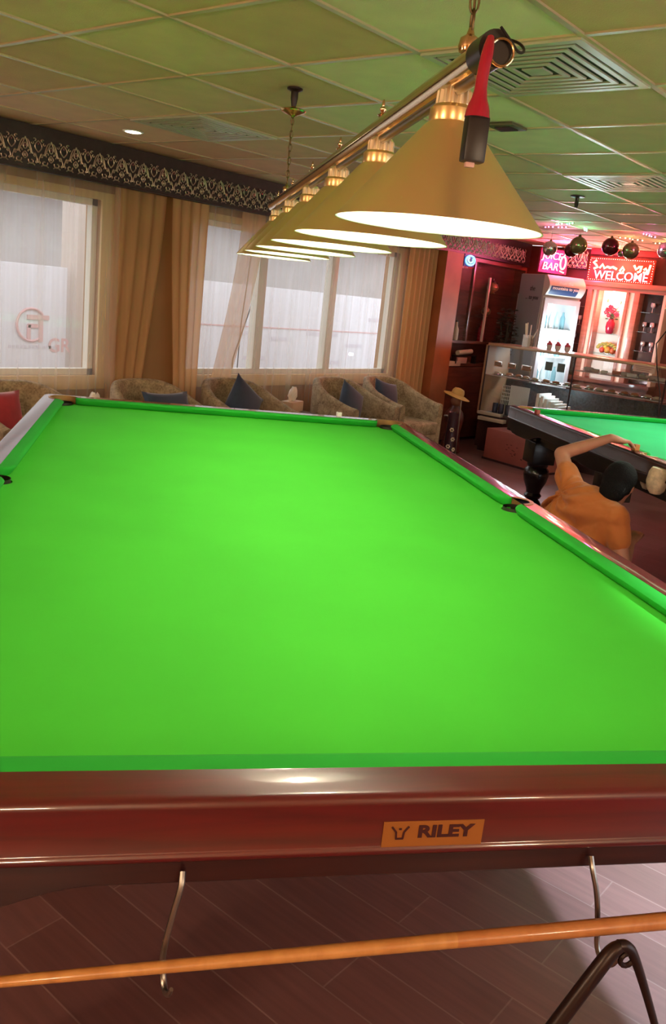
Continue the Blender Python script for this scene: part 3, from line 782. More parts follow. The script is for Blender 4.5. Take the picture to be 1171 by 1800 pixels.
b = BM(); b2(b, -.04, .04, -.04, .04, -.016, -.010); obj('lens', b, M_BLACK, t, smooth=False)
# added warm fill lights without fittings, brightening ceiling, shades and rail fronts
M_GLOBE = mat('lit_globe', (1, 1, 1), .5, emit=(1, .82, .58), es=5)
for k, (x, y, w) in enumerate([(-4.5, -4.6, ROOM), (-4.5, -1.6, ROOM), (-4.5, 1.3, ROOM * .7), (-2.2, -5.4, ROOM * .6), (3.2, -5.3, ROOM * .8), (6.9, -4.2, ROOM * .5)]):
    point('room_fill_light', (x, y, 1.75), w, (1.0, .80, .56), .12)

l = bpy.data.lights.new('aisle_downlight', 'SPOT'); l.energy = AISLE; l.color = (.66, .86, 1); l.spot_size = 1.05; l.spot_blend = 1.0; l.shadow_soft_size = .05
o = bpy.data.objects.new('aisle_downlight', l); COL.objects.link(o); o.location = (.12, -3.0, CZ - .03)

# ================================================================== ARMCHAIRS BY THE WINDOWS
def wicker():
    m = bpy.data.materials.new('woven_beige'); m.use_nodes = True
    nt, N, Lk, p = nodes(m)
    tc = N.new('ShaderNodeTexCoord'); v = N.new('ShaderNodeTexNoise'); v.inputs['Scale'].default_value = 70; v.inputs['Detail'].default_value = 4
    v2 = N.new('ShaderNodeTexNoise'); v2.inputs['Scale'].default_value = 14
    Lk.new(tc.outputs['Object'], v.inputs['Vector']); Lk.new(tc.outputs['Object'], v2.inputs['Vector'])
    r = N.new('ShaderNodeValToRGB'); r.color_ramp.elements[0].position = .35; r.color_ramp.elements[1].position = .65
    r.color_ramp.elements[0].color = (.17, .11, .055, 1); r.color_ramp.elements[1].color = (.46, .34, .20, 1)
    ad = N.new('ShaderNodeMath'); ad.operation = 'ADD'; mm = N.new('ShaderNodeMath'); mm.operation = 'MULTIPLY'; mm.inputs[1].default_value = .5
    Lk.new(v.outputs['Fac'], ad.inputs[0]); Lk.new(v2.outputs['Fac'], ad.inputs[1]); Lk.new(ad.outputs[0], mm.inputs[0])
    Lk.new(mm.outputs[0], r.inputs[0]); Lk.new(r.outputs[0], p.inputs['Base Color']); p.inputs['Roughness'].default_value = .8
    bp = N.new('ShaderNodeBump'); bp.inputs['Strength'].default_value = .5; bp.inputs['Distance'].default_value = .004
    Lk.new(v.outputs['Fac'], bp.inputs['Height']); Lk.new(bp.outputs[0], p.inputs['Normal'])
    return m
M_WICK = wicker()
def tub_chair(label, x, y, rz=0):
    t = thing('tub_armchair', label, 'armchair', (x, y, 0), rz, 'woven beige tub armchairs along the window wall')
    path = []; R_ = .315; yb = .02
    for k in range(5): path.append((-R_, -.33 + (yb + .33) * k / 5, (-1, 0)))
    for k in range(21):
        a = PI - PI * k / 20; path.append((R_ * math.cos(a), yb + R_ * .95 * math.sin(a), (math.cos(a), math.sin(a))))
    for k in range(1, 6): path.append((R_, yb - (yb + .33) * k / 5, (1, 0)))
    b = BM(); rows = []; L = len(path)
    for i, (px, py, nrm) in enumerate(path):
        s = abs(i / (L - 1) * 2 - 1); q = max(0, min(1, (1 - s) / .80)); hgt = .605 + .195 * (q * q * (3 - 2 * q)) ** .8
        w = .036; prof = [(w, .06), (w, hgt - .035), (w * .75, hgt - .010), (0, hgt), (-w * .75, hgt - .010), (-w, hgt - .035), (-w, .06)]
        rows.append([b.verts.new((px + nrm[0] * u, py + nrm[1] * u, z)) for u, z in prof])
    for A_, B_ in zip(rows, rows[1:]):
        for j in range(7): b.faces.new((A_[j], A_[(j + 1) % 7], B_[(j + 1) % 7], B_[j]))
    b.faces.new(rows[0]); b.faces.new(rows[-1][::-1])
    obj('backrest', b, M_WICK, t, ang=60)
    b = BM(); out = [(-.278, -.345), (.278, -.345), (.278, .02)] + [(.278 * math.cos(math.radians(a)), .02 + .265 * math.sin(math.radians(a))) for a in range(15, 166, 15)] + [(-.278, .02)]
    prism(b, out, [(.06, 0), (.30, 0)]); obj('seat_base', b, M_WICK, t, ang=40)
    b = BM(); o2 = [(px * .98, -.35 if py < -.3 else py * .98) for px, py in out]
    fl = [(px / .3, (py) / .3) for px, py in o2]
    prism(b, o2, [(.302, .012), (.315, .002), (.40, 0), (.418, .008), (.425, .03)], fl); obj('seat_cushion', b, M_WICK, t, ang=50)
    for sx in (-.25, .25):
        for yy in (-.29, .24):
            b = BM(); tube(b, [(sx, yy, 0), (sx, yy, .065)], [.018, .024], 10); obj('leg', b, M_MAHD, t)
    return t
CH = [(.36, 'woven beige tub armchair at far left with a red cushion, partly hidden by the table', 0), (1.43, 'woven beige tub armchair left of the pair between the windows, only the back showing', .03), (2.30, 'woven beige tub armchair with a blue cushion standing on its point', -.03), (3.66, 'woven beige tub armchair second from the bar, its rounded arm ends above the table rail', .02), (4.46, 'woven beige tub armchair nearest the bar, seat and front in full view', -.04)]
for x, l, rz in CH: tub_chair(l, x, 1.80 if x != 4.46 else 1.83, rz)
M_NAVY = mat('navy_cushion', (0.018, 0.032, 0.065), 0.8, sheen=.3, noise=(12, .2))
M_REDC = mat('red_cushion', (0.30, 0.006, 0.015), 0.75, sheen=.3, noise=(12, .2))
def pillow(label, loc, size, rot, m):
    b = BM(); n = 14; g = {}
    for s in (1, -1):
        for i in range(n + 1):
            for j in range(n + 1):
                u, v = i / n * 2 - 1, j / n * 2 - 1
                if s == -1 and (abs(u) == 1 or abs(v) == 1): g[s, i, j] = g[1, i, j]; continue
                pin = 1 - .10 * (1 - abs(u) ** 2) * abs(v) ** 3; pin2 = 1 - .10 * (1 - abs(v) ** 2) * abs(u) ** 3
                z = s * .065 * ((1 - u * u) * (1 - v * v)) ** .45
                g[s, i, j] = b.verts.new((u * size / 2 * pin2, v * size / 2 * pin, z))
        for i in range(n):
            for j in range(n):
                q = (g[s, i, j], g[s, i + 1, j], g[s, i + 1, j + 1], g[s, i, j + 1])
                b.faces.new(q if s == 1 else q[::-1])
    o = obj('cushion', b, m, ang=80); o.location = loc; o.rotation_euler = rot
    return tag(o, label, 'cushion', 'cushions on the tub armchairs')
pillow('red cushion on the far left armchair', (.12, 1.72, .61), .38, (math.radians(72), .05, .15), M_REDC)
pillow('navy cushion lying low in second armchair from left, only its top edge showing', (1.50, 1.76, .565), .40, (math.radians(62), 0, -.1), M_NAVY)
pillow('navy cushion balanced on a corner, peak pointing up', (2.28, 1.80, .63), .36, (math.radians(74), math.radians(38), -.12), M_NAVY)
pillow('navy cushion behind rounded arm of second armchair from the bar', (3.66, 1.78, .60), .33, (math.radians(70), math.radians(30), -.1), M_NAVY)
pillow('navy cushion in the armchair nearest the bar', (4.42, 1.93, .61), .34, (math.radians(70), math.radians(12), -.1), M_NAVY)
def side_table(label, x, y):
    t = thing('side_table', label, 'side table', (x, y, 0), 0, 'low side tables between the armchairs')
    b = BM(); b2(b, -.16, .16, -.20, .20, .50, .53, bev=.004); obj('table_top', b, M_MAHD, t)
    for sx in (-.13, .13):
        for sy in (-.17, .17):
            b = BM(); b2(b, sx - .02, sx + .02, sy - .02, sy + .02, 0, .50); obj('leg', b, M_MAHD, t, smooth=False)
def tissue(label, x, y, z):
    t = thing('tissue_box', label, 'tissue box', (x, y, z), .3, 'tissue boxes on the side tables')
    b = BM(); b2(b, -.11, .11, -.06, .06, 0, .09, bev=.004); obj('box', b, mat('tissue_carton', (.55, .35, .22), .7), t)
    b = BM(); pts = []; random.seed(3)
    rings = []
    for k, (r, z_) in enumerate([(.02, .085), (.035, .115), (.05, .145), (.045, .175), (.03, .20)]):
        rings.append([b.verts.new((r * (1 + .45 * math.sin(3 * a + k)) * math.cos(a), r * .6 * (1 + .4 * math.cos(2 * a + k)) * math.sin(a), z_ + .018 * math.sin(4 * a + k))) for a in [j * PI / 9 for j in range(18)]])
    for A_, B_ in zip(rings, rings[1:]):
        for j in range(18): b.faces.new((A_[j], A_[(j + 1) % 18], B_[(j + 1) % 18], B_[j]))
    b.faces.new(rings[-1]); obj('tissue', b, mat('tissue_paper', (.85, .74, .62), .9), t, ang=70)
side_table('low dark side table between the two left armchairs, hidden behind the table rail', .895, 1.86); tissue('tissue box with crumpled tissue behind far left corner of the table', .895, 1.86, .53)
side_table('low dark side table between the third and fourth armchairs', 2.98, 1.90); tissue('tissue box with crumpled tissue below the wide window', 2.98, 1.90, .53)

# ================================================================== BAR CORNER
M_RW = wood_mat('red_brown_wood', (.10, .025, .015), (.19, .05, .03), .35, .4, (3, 3, 30))
M_RW2 = wood_mat('light_red_wood', (.40, .14, .09), (.55, .22, .15), .35, .4, (3, 3, 30))
M_CREAMP = mat('cream_paint', (.72, .55, .40), .5)
M_MIRR = mat('dark_mirror', (.10, .06, .06), .12, .6)
M_SHELFG = glass_mat('shelf_glass', (.85, .95, .92), .2)
M_CLEAR = glass_mat('clear_glass', (.97, .98, .98), .07)
# built-in cabinet right of the pillar
t = thing('wall_cabinet', 'red-brown built-in cabinet with glass front between the pillar and the fridge', 'cabinet', (6.55, 2.22, 0))
b = BM(); b2(b, -.755, .85, .09, .125, 0, 2.12); b2(b, -.755, -.72, -.06, .09, 0, 2.12); b2(b, .82, .85, -.06, .09, 0, 2.12); b2(b, -.72, .82, -.06, .09, 2.08, 2.12); b2(b, -.72, .82, -.06, .09, 1.16, 1.19); b2(b, -.72, .82, -.06, .09, .90, .93)
obj('carcass', b, M_RW, t, smooth=False)
b = BM(); b2(b, -.40, -.36, -.065, -.03, 1.19, 2.08, bev=.004); obj('stile', b, M_RW, t)
b = BM(); b2(b, -.035, -.005, -.07, -.05, 1.19, 1.93); obj('edge_strip', b, mat('pink_edge', (.75, .5, .45), .3), t, smooth=False)
b = BM(); b2(b, -.72, .82, -.058, -.052, 1.19, 2.08); obj('glass_door', b, M_CLEAR, t, smooth=False)
for z in (1.47, 1.745): b = BM(); b2(b, -.34, .80, -.04, .085, z, z + .008); obj('glass_shelf', b, M_SHELFG, t, smooth=False)
b = BM(); b2(b, -.715, .815, -.065, -.045, .04, .89, bev=.004); obj('door', b, M_RW, t)
b = BM(); b2(b, -.73, -.44, -.075, -.03, .90, .955, bev=.004); obj('ledge', b, mat('pale_ledge', (.62, .42, .33), .4), t)
t = thing('picture_scroll', 'tall dark bottle rack panel behind the cabinet glass next to the pillar', 'rack', (5.93, 2.27, 1.36))
b = BM(); b2(b, -.09, .09, -.02, .02, 0, .56, bev=.004); obj('panel', b, M_BLACK, t)
for k in range(6): b = BM(); lathe(b, [(.022, 0), (.024, .03), (.012, .05), (.009, .07)], (0, -.03, .03 + k * .085), 12); obj('bottle', b, mat('dark_bottle', (.03, .05, .02), .15, coat=.5), t)
def teapot(label, x, y, z, s=1.0):
    t = thing('silver_teapot', label, 'teapot', (x, y, z), 0, 'ornate teapots in the glass cabinet')
    b = BM(); lathe(b, [(.03 * s, 0), (.035 * s, .006 * s), (.02 * s, .015 * s), (.055 * s, .04 * s), (.062 * s, .065 * s), (.05 * s, .095 * s), (.028 * s, .11 * s), (.03 * s, .115 * s)], seg=24); obj('body', b, mat('old_gold', (.55, .33, .16), .3, .7), t)
    b = BM(); lathe(b, [(.032 * s, .115 * s), (.022 * s, .13 * s), (.005 * s, .14 * s), (.009 * s, .15 * s), (.001, .16 * s)], seg=16); obj('lid', b, M_CHROME, t)
    b = BM(); tube(b, [(.055 * s, 0, .09 * s), (.09 * s, 0, .11 * s), (.105 * s, 0, .08 * s), (.09 * s, 0, .05 * s), (.058 * s, 0, .045 * s)], .006 * s, 8); obj('handle', b, M_CHROME, t)
    b = BM(); tube(b, [(-.05 * s, 0, .05 * s), (-.085 * s, 0, .08 * s), (-.10 * s, 0, .12 * s)], [.012 * s, .008 * s, .006 * s], 8); obj('spout', b, M_CHROME, t)
teapot('upper ornate teapot in the glass cabinet beside the fridge', 6.74, 2.23, 1.754, 1.15); teapot('lower, smaller ornate teapot in the glass cabinet', 6.66, 2.23, 1.479, .95)
def bottle(label, x, y, z, h, m, group=None, cap=None):
    t = thing('bottle', label, 'bottle', (x, y, z), 0, group)
    b = BM(); lathe(b, [(h * .15, 0), (h * .16, .01), (h * .16, h * .55), (h * .07, h * .72), (h * .055, h * .95)], seg=16); obj('body', b, m, t)
    b = BM(); lathe(b, [(h * .065, h * .93), (h * .065, h)], seg=12); obj('cap', b, cap or M_BLACK, t)
bottle('white bottle behind the cabinet glass beside the dark rack', 6.06, 2.24, 1.19, .22, M_CREAMP); bottle('red bottle at foot of the glass cabinet near the teapots', 6.62, 2.23, 1.19, .26, M_RED)
t = thing('storage_box', 'pink carton in the open middle compartment of the cabinet', 'box', (6.15, 2.2, .93)); b = BM(); b2(b, -.10, .10, -.05, .05, 0, .07, bev=.003); obj('carton', b, mat('pink_carton', (.6, .33, .3), .6), t)
b = BM(); tube(b, [(6.05, 2.17, 1.05), (6.35, 2.17, 1.07)], .028, 14); tag(obj('rolled_towel', b, M_CREAMP), 'pale rolled towel in the middle compartment of the cabinet', 'towel')
b = BM()
for sx in (5.98, 6.42): b2(b, sx, sx + .02, 2.14, 2.2, .93, 1.025)
b2(b, 5.98, 6.44, 2.14, 2.2, 1.015, 1.025); tag(obj('wire_rack', b, M_BLACKM, smooth=False), 'black rack carrying the rolled towel in the cabinet', 'rack')

# neon signs
def neon(name, col, s): return mat(name, (.2, .2, .2), .4, emit=col, es=s)
N_PINK = neon('pink_neon', (1.0, .55, .72), 1.6); N_WHITEP = neon('white_pink_neon', (1.0, .72, .92), 1.7); N_GREEN = neon('green_neon', (.35, 1.0, .62), 1.5); N_YEL = neon('yellow_neon', (1.0, .85, .50), 1.8); N_BLUE = neon('blue_neon', (.20, .55, 1.0), 2.2); N_RED = neon('red_lamp', (1.0, .06, .04), 10)
def faced(o, face, up=UPZ):
    """helper: right vector of a board whose normal is face"""
    n = Vector(face).normalized(); return Vector(up).cross(n)
AF = math.radians(180 + 26.6 + 36); FN = Vector((math.cos(AF), math.sin(AF), 0)); FR = Vector(UPZ).cross(FN)   # fridge / juice sign facing
def sign_root(name, label, loc, face, cat='sign'):
    n = Vector(face).normalized(); r = Vector(UPZ).cross(n)
    t = thing(name, label, cat, loc, math.atan2(r.y, r.x)); return t
# local sign axes: x right, z up, -y toward the viewer
t = sign_root('neon_sign', 'small blue oval neon sign high on the cabinet by the pillar', (5.97, 2.12, 2.075), (0, -1, 0))
b = BM(); tube(b, [(.095 * math.cos(a), 0, .05 * math.sin(a)) for a in [k * PI / 12 for k in range(24)]], .010, 8, closed=True); obj('oval_tube', b, N_BLUE, t)
b = BM(); tube(b, [(.05 * math.cos(a), -.004, .006 + .03 * math.sin(a)) for a in [PI * .75 + k * PI / 9 for k in range(14)]], .009, 8); obj('inner_tube', b, N_GREEN, t)
b = BM(); b2(b, -.11, .11, .012, .02, -.065, .065, bev=.002); obj('back_plate', b, mat('sign_backing', (.05, .08, .3), .4), t)
JS = Vector((7.08, 1.66, 2.195))
t = sign_root('neon_sign', 'pink and green neon JUICE BAR sign above the fridge', JS, FN)
b = BM(); b2(b, -.20, .20, .0, .03, -.135, .135, bev=.004); obj('board', b, mat('magenta_board', (.22, .012, .08), .45), t)
def neon_text(s, size, o, m, parent, sh=0, off=.002):
    bb = text_bm(s, size, .006, shear=sh, off=off); place(bb, o, (1, 0, 0), UPZ); return obj('neon_lettering', bb, m, parent, smooth=False)
neon_text('JUICE', .115, (-.045, -.016, .055), N_PINK, t, .15, -.0005); neon_text('BAR', .125, (-.055, -.016, -.065), N_PINK, t, .15, -.0005)
b = BM(); tube(b, [(.12 + .038 * math.cos(a), -.016, -.005 + .072 * math.sin(a)) for a in [k * PI / 8 for k in range(16)]], .010, 6, closed=True); tube(b, [(.09, -.016, -.10), (.15, -.016, -.115)], .008, 6); tube(b, [(.12, -.016, .067), (.15, -.016, .12)], .008, 6); obj('fruit_tube', b, N_GREEN, t)
for sx in (-.15, .15): b = BM(); tube(b, [(sx, .015, .13), (sx, .015, CZ - JS.z)], .003, 6); obj('hanger', b, M_STEEL, t)
point('sign_glow', (6.98, 1.48, 2.20), NEON * .6, (1, .15, .4), .10)

# back bar on the far wall
XB = 7.598
t = thing('back_bar', 'red-lit back bar with glowing central niche on the far wall', 'bar shelving', (7.5, 1.0, 0))
b = BM()
b2(b, -.10, .098, -.62, .56, 1.975, 2.03, bev=.004); b2(b, -.07, .098, -.62, .56, 1.93, 1.975)
obj('top_shelf', b, M_RW2, t)
for ya, yb, xx in ((.28, .34, -.07), (.20, .235, -.05), (-.165, -.13, -.05), (-.30, -.235, -.07)):
    b = BM(); b2(b, xx, .098, ya, yb, .90, 1.93, bev=.006); obj('pilaster', b, M_RW2, t)
for ya, yb in ((.235, .28), (-.235, -.165)):
    b = BM(); b2(b, -.02, .098, ya, yb, .90, 1.93); obj('lit_panel', b, mat('lit_cream_panel', (.8, .62, .5), .5, emit=(1, .55, .38), es=.35), t, smooth=False)
b = BM(); b2(b, .085, .098, -.13, .20, .90, 1.93); obj('niche_back', b, mat('niche_cream', (.85, .70, .60), .6), t, smooth=False)
for z in (1.20, 1.43): b = BM(); b2(b, -.03, .085, -.128, .198, z, z + .008); obj('glass_shelf', b, M_SHELFG, t, smooth=False)
for ya, yb in ((.34, .56), (-.58, -.30)):
    b = BM(); b2(b, .08, .098, ya, yb, .90, 1.93); obj('mirror', b, M_MIRR, t, smooth=False)
    for z in (1.28, 1.50, 1.72): b = BM(); b2(b, -.02, .08, ya + .003, yb - .003, z, z + .007); obj('glass_shelf', b, M_SHELFG, t, smooth=False)
b = BM(); b2(b, -.08, .098, -.62, -.58, .90, 1.93, bev=.004); obj('end_post', b, mat('cream_post', (.85, .60, .45), .45), t)
b = BM(); b2(b, -.15, .098, -.62, .50, 0, .86); b2(b, -.18, .098, -.64, .52, .86, .90); obj('base_cabinet', b, M_RW, t, smooth=False)
b = BM(); lathe(b, [(.03, 1.905), (.03, 1.93)], (.03, .035, 0), 16); obj('niche_lamp', b, mat('niche_lamp', (1, 1, 1), .5, emit=(1, .75, .6), es=10), t)
point('niche_light', (7.50, 1.035, 1.84), NICHE, (1, .66, .52), .03)
def glass_cup(label, x, y, z, h=.11):
    t = thing('stem_glass', label, 'glass', (x, y, z), 0, 'stem glasses on the back bar shelves')
    b = BM(); lathe(b, [(.028, 0), (.004, .006), (.004, h * .45), (.024, h * .6), (.028, h * .8), (.024, h)], seg=14); obj('glass_body', b, mat('glassware', (.75, .6, .6), .12, .5), t)
for y, z, w in [(1.42, 1.507, 'upper left of the niche'), (1.50, 1.507, 'farthest left beside the fridge'), (1.46, 1.287, 'lower left shelf'), (.62, 1.507, 'right of niche, middle shelf'), (.53, 1.507, 'rightmost on the middle shelf'), (.60, 1.287, 'right of niche, lowest shelf'), (.50, 1.287, 'lowest shelf beside the cream post'), (.56, 1.727, 'top shelf right of niche')]:
    glass_cup('small stem glass on back bar shelf, ' + w, 7.53, y, z)
# vase with pink flowers in the niche
t = thing('flower_vase', 'red vase of pink flowers glowing in the niche', 'vase', (7.52, 1.02, 1.438))
b = BM(); lathe(b, [(.03, 0), (.045, .02), (.055, .08), (.05, .13), (.03, .16), (.035, .175)], seg=20); obj('vase', b, mat('crimson_glass', (.42, .02, .05), .2, coat=.5), t)
random.seed(11)
for k in range(16):
    a = random.uniform(0, 2 * PI); r = random.uniform(.02, .13); z = .21 + random.uniform(0, .13) * (1.2 - r * 4)
    cx, cy = .35 * r * math.cos(a), r * math.sin(a)
    b = BM(); 
    for q in range(5):
        aa = q * 2 * PI / 5; sphere(b, (cx - .01, cy + .016 * math.cos(aa), z + .016 * math.sin(aa)), (.008, .012, .012), 8)
    obj('blossom', b, mat('pink_petals', (.55, .05, .10), .6), t)
b = BM()
for k in range(9): tube(b, [(0, 0, .15), (.0, .03 * math.sin(k), .2), (0, .10 * math.sin(k * 1.7), .27 + .07 * math.cos(k))], .003, 5)
for k in range(8): sphere(b, (0, .07 * math.sin(k * 2.1), .22 + .05 * math.cos(k * 1.3)), (.006, .022, .008), 8)
sphere(b, (0, .08, .38), (.004, .012, .022), 8); sphere(b, (0, -.08, .37), (.004, .008, .022), 8)
obj('foliage', b, mat('leaf_green', (.06, .12, .03), .6), t)
t = thing('fruit_display', 'heap of fruit and yellow-green leaves at the foot of the niche', 'fruit', (7.50, 1.0, 1.208))
for k, (y, z, r, c) in enumerate([(.06, .035, .035, (.5, .06, .03)), (-.01, .04, .04, (.55, .25, .04)), (-.07, .035, .035, (.5, .1, .03)), (.02, .08, .03, (.6, .4, .05))]):
    b = BM(); sphere(b, (0, y, z), r, 14); obj('fruit', b, mat('fruit_skin_%d' % k, c, .45), t)
b = BM()
for k in range(16):
    a = k * PI / 15; sphere(b, (-.02, .11 * math.cos(a), .06 + .055 * math.sin(a) + .01 * math.sin(k * 3)), (.012, .025, .014), 8)
obj('leaves', b, mat('yellow_green_leaves', (.32, .28, .05), .6), t)
# welcome sign
t = sign_root('neon_sign', 'red WELCOME neon sign with glowing shapes above the back bar', (7.47, 1.0, 2.17), (-1, 0, 0))
b = BM(); b2(b, -.395, .395, .0, .035, -.135, .135, bev=.004); obj('board', b, mat('red_board', (.45, .03, .015), .5, emit=(1, .06, .02), es=.28), t)
neon_text('WELCOME', .135, (.02, -.016, -.070), N_WHITEP, t, 0, .0005)
def blob(pts, r):
    b = BM(); tube(b, [(x, -.014, z) for x, z in pts], r, 8); obj('glowing_tube', b, N_YEL, t)
blob([(-.30, .095), (-.335, .07), (-.30, .045), (-.275, .02), (-.32, .0)], .014); blob([(-.25, .01), (-.22, .055), (-.19, .01), (-.16, .03), (-.12, .02), (-.09, .03), (-.04, .01)], .014)
blob([(.0, -.01), (.03, .04), (.05, .01), (.03, -.03), (.0, -.03)], .013); blob([(.16, .065), (.19, .02), (.22, .05), (.25, .06), (.24, .0), (.21, -.01)], .014)
blob([(.28, .02), (.30, .04), (.32, .01), (.30, -.02), (.28, .0)], .013); blob([(.35, .08), (.34, .02), (.335, -.02)], .013)
b = BM()
for k in range(29): 
    for z in (.118, -.122): sphere(b, (-.37 + k * .0264, -.006, z), .004, 6)
for k in range(8):
    for x in (-.38, .38): sphere(b, (x, -.006, -.10 + k * .028), .004, 6)
obj('bead_lights', b, neon('bead_light', (1, .5, .4), 6), t)['kind'] = 'stuff'
point('sign_glow', (7.25, 1.0, 2.24), NEON, (1, .10, .06), .12)
b = BM(); b2(b, 7.42, 7.598, 1.40, 1.76, 2.155, 2.30); o = struct('trim_3', b, M_VAL, smooth=False)
obj('scrollwork', scroll(1.40, 1.76, 0, 2.135, .12, face=7.416), M_SCR, o)
b = BM(); b2(b, 7.48, 7.598, -5.5, 1.40, 2.335, CZ - .004); struct('trim_4', b, mat('dark_red_band', (.16, .02, .02), .5), smooth=False)
# tall fridge in the corner
FC = Vector((7.02, 1.62, 0))
t = sign_root('drinks_fridge', 'tall white drinks fridge with lit glass door in the corner beside the niche', FC, FN, 'fridge')
M_FR = mat('fridge_white', (.55, .54, .56), .35); M_FRS = mat('fridge_side_print', (.30, .35, .40), .5)
w, d = .26, .24
b = BM(); b2(b, -w, w, d - .02, d + .02, .0, 1.79); b2(b, -w, w, -d, d, 0, .14); b2(b, -w, w, -d, d, 1.74, 1.79); b2(b, w - .03, w, -d, d, .14, 1.74); b2(b, -w, -w + .03, -d, d, .14, 1.74); obj('cabinet', b, M_FR, t, smooth=False)
b = BM(); b2(b, -w - .004, -w, -d + .03, d, .15, 2.02); obj('side_panel', b, M_FRS, t, smooth=False)
b = BM()
for (a, c, e, f) in ((-w + .01, -w + .06, .15, 1.77), (w - .06, w - .01, .15, 1.77), (-w + .06, w - .06, .15, .21), (-w + .06, w - .06, 1.71, 1.77)): b2(b, a, c, -d - .035, -d, e, f)
dr = obj('door', b, M_FR, t, smooth=False)
b = BM(); b2(b, -w + .06, w - .06, -d - .02, -d - .015, .21, 1.71); obj('pane', b, M_CLEAR, dr, smooth=False)
b = BM(); b2(b, -w + .03, w - .03, d - .03, d - .02, .14, 1.74); obj('lit_interior', b, mat('fridge_light', (.9, .95, 1), .5, emit=(.80, .94, 1.0), es=3.2), t, smooth=False)
for z in (.45, .78, 1.10, 1.42): b = BM(); b2(b, -w + .03, w - .03, -d + .03, d - .03, z, z + .008); obj('shelf', b, M_WHITE, t, smooth=False)
b = BM(); n = 10; sec = [(-d - .01 - .075 * math.sin(PI * k / n), 1.79 + .235 * k / n) for k in range(n + 1)]; vs = []
for xx in (-w + .005, w - .005): vs.append([b.verts.new((xx, yy, zz)) for yy, zz in sec] + [b.verts.new((xx, d - .01, 2.025)), b.verts.new((xx, d - .01, 1.79))])
for k in range(len(vs[0])): b.faces.new((vs[0][k], vs[0][(k + 1) % len(vs[0])], vs[1][(k + 1) % len(vs[0])], vs[1][k]))
b.faces.new(vs[0]); b.faces.new(vs[1][::-1])
hd = obj('header', b, mat('header_pale', (.62, .62, .58), .4), t, ang=40)
b = BM(); vs = [[b.verts.new((xx, yy - .003, zz)) for yy, zz in sec[1:6]] for xx in (-w + .03, w - .10)]
for k in range(4): b.faces.new((vs[0][k], vs[0][k + 1], vs[1][k + 1], vs[1][k]))
obj('blue_band', b, mat('header_blue', (.03, .06, .16), .4), hd)
obj('lettering', place(text_bm('from the', .055, .001), (-.03, -d - .090, 1.945), (1, 0, 0), UPZ), M_WHITE, hd, smooth=False)
obj('lettering', place(text_bm('mountains to you', .052, .001, off=.0008), (-.03, -d - .092, 1.885), (1, 0, 0), UPZ), M_WHITE, hd, smooth=False)
obj('lettering', place(text_bm('the', .075, .001, shear=.2), (-w - .006, -.02, 1.86), (0, -1, 0), UPZ), M_BLACK, t, smooth=False)
obj('lettering', place(text_bm('... to you', .07, .001, shear=.2), (-w - .006, -.03, 1.76), (0, -1, 0), UPZ), M_BLACK, t, smooth=False)
random.seed(5); fp = t
for zi, z in enumerate((.148, .458, .788, 1.108, 1.428)):
    for k in range(5):
        tt = thing('drink_bottle', 'drink bottle on ' + ['fridge floor', 'second fridge shelf from bottom', 'middle fridge shelf', 'second fridge shelf from top', 'top fridge shelf'][zi] + ', ' + ['leftmost', 'second from left', 'in the middle', 'second from right', 'rightmost'][k], 'bottle', (0, 0, 0), 0, 'drink bottles inside the fridge')
        tt.matrix_world = Matrix.Translation(FC + FR * (-.17 + k * .085) + FN * .10 + Vector((0, 0, z)))
        b = BM(); lathe(b, [(.028, 0), (.030, .01), (.030, .13), (.013, .17), (.012, .20)], seg=12); obj('body', b, mat('drink_%d' % (k % 3), [(.5, .65, .7), (.2, .4, .45), (.75, .8, .8)][k % 3], .2), tt)
point('fridge_light', tuple(FC + FN * .42 + Vector((0, 0, 1.3))), FRIDGE, (.75, .92, 1), .12)
# display counter
t = thing('display_counter', 'long glass-fronted display counter of snacks in front of the back bar', 'display counter', (6.0, .75, 0))
ya, yb = -1.02, 1.0
b = BM(); b2(b, 0, .55, ya, yb, .05, .42); b2(b, .04, .53, ya + .02, yb - .02, 0, .05); obj('base', b, M_MAHD, t, smooth=False)
b = BM(); b2(b, -.04, .02, yb - .30, yb, .42, .455, bev=.004); b2(b, -.07, .02, yb - .36, yb - .03, .36, .40, bev=.004); obj('front_ledge', b, mat('pale_steel', (.55, .48, .38), .35, .3), t)
b = BM(); b2(b, -.015, .50, ya, yb, 1.185, 1.215, bev=.004); obj('top_rail', b, mat('bronze_trim', (.45, .33, .22), .3, .6), t)
b = BM(); vs = []
for z, x in ((.42, .0), (.42, .55), (1.0, .55), (1.19, .50), (1.19, .0)): vs.append((x, z))
p1 = [b.verts.new((x, yb, z)) for x, z in vs]; p2 = [b.verts.new((x, yb + .03, z)) for x, z in vs]
b.faces.new(p1); b.faces.new(p2[::-1])
for k in range(5): b.faces.new((p1[k], p1[(k + 1) % 5], p2[(k + 1) % 5], p2[k]))
obj('side_panel', b, mat('tan_side', (.30, .17, .09), .5), t, smooth=False)
for yy in (ya, ya + (yb - ya) * .48, yb - .012):
    b = BM(); b2(b, -.012, 0, yy, yy + .012, .42, 1.19); obj('mullion', b, M_BLACKM, t, smooth=False)
b = BM(); b2(b, -.008, -.003, ya, yb, .42, 1.19); obj('front_glass', b, M_CLEAR, t, smooth=False)
b = BM(); b2(b, .54, .55, ya, yb, .42, .80); obj('back_panel', b, mat('dark_lattice_panel', (.035, .05, .055), .4, noise=(60, .6)), t, smooth=False)
for z, y0_, y1_ in ((.86, ya + .01, yb - .01), (1.045, ya + .01, ya + (yb - ya) * .48)):
    b = BM(); b2(b, .01, .42, y0_, y1_, z, z + .010); obj('shelf', b, mat('shelf_tray', (.50, .40, .36), .25, .5), t, smooth=False)
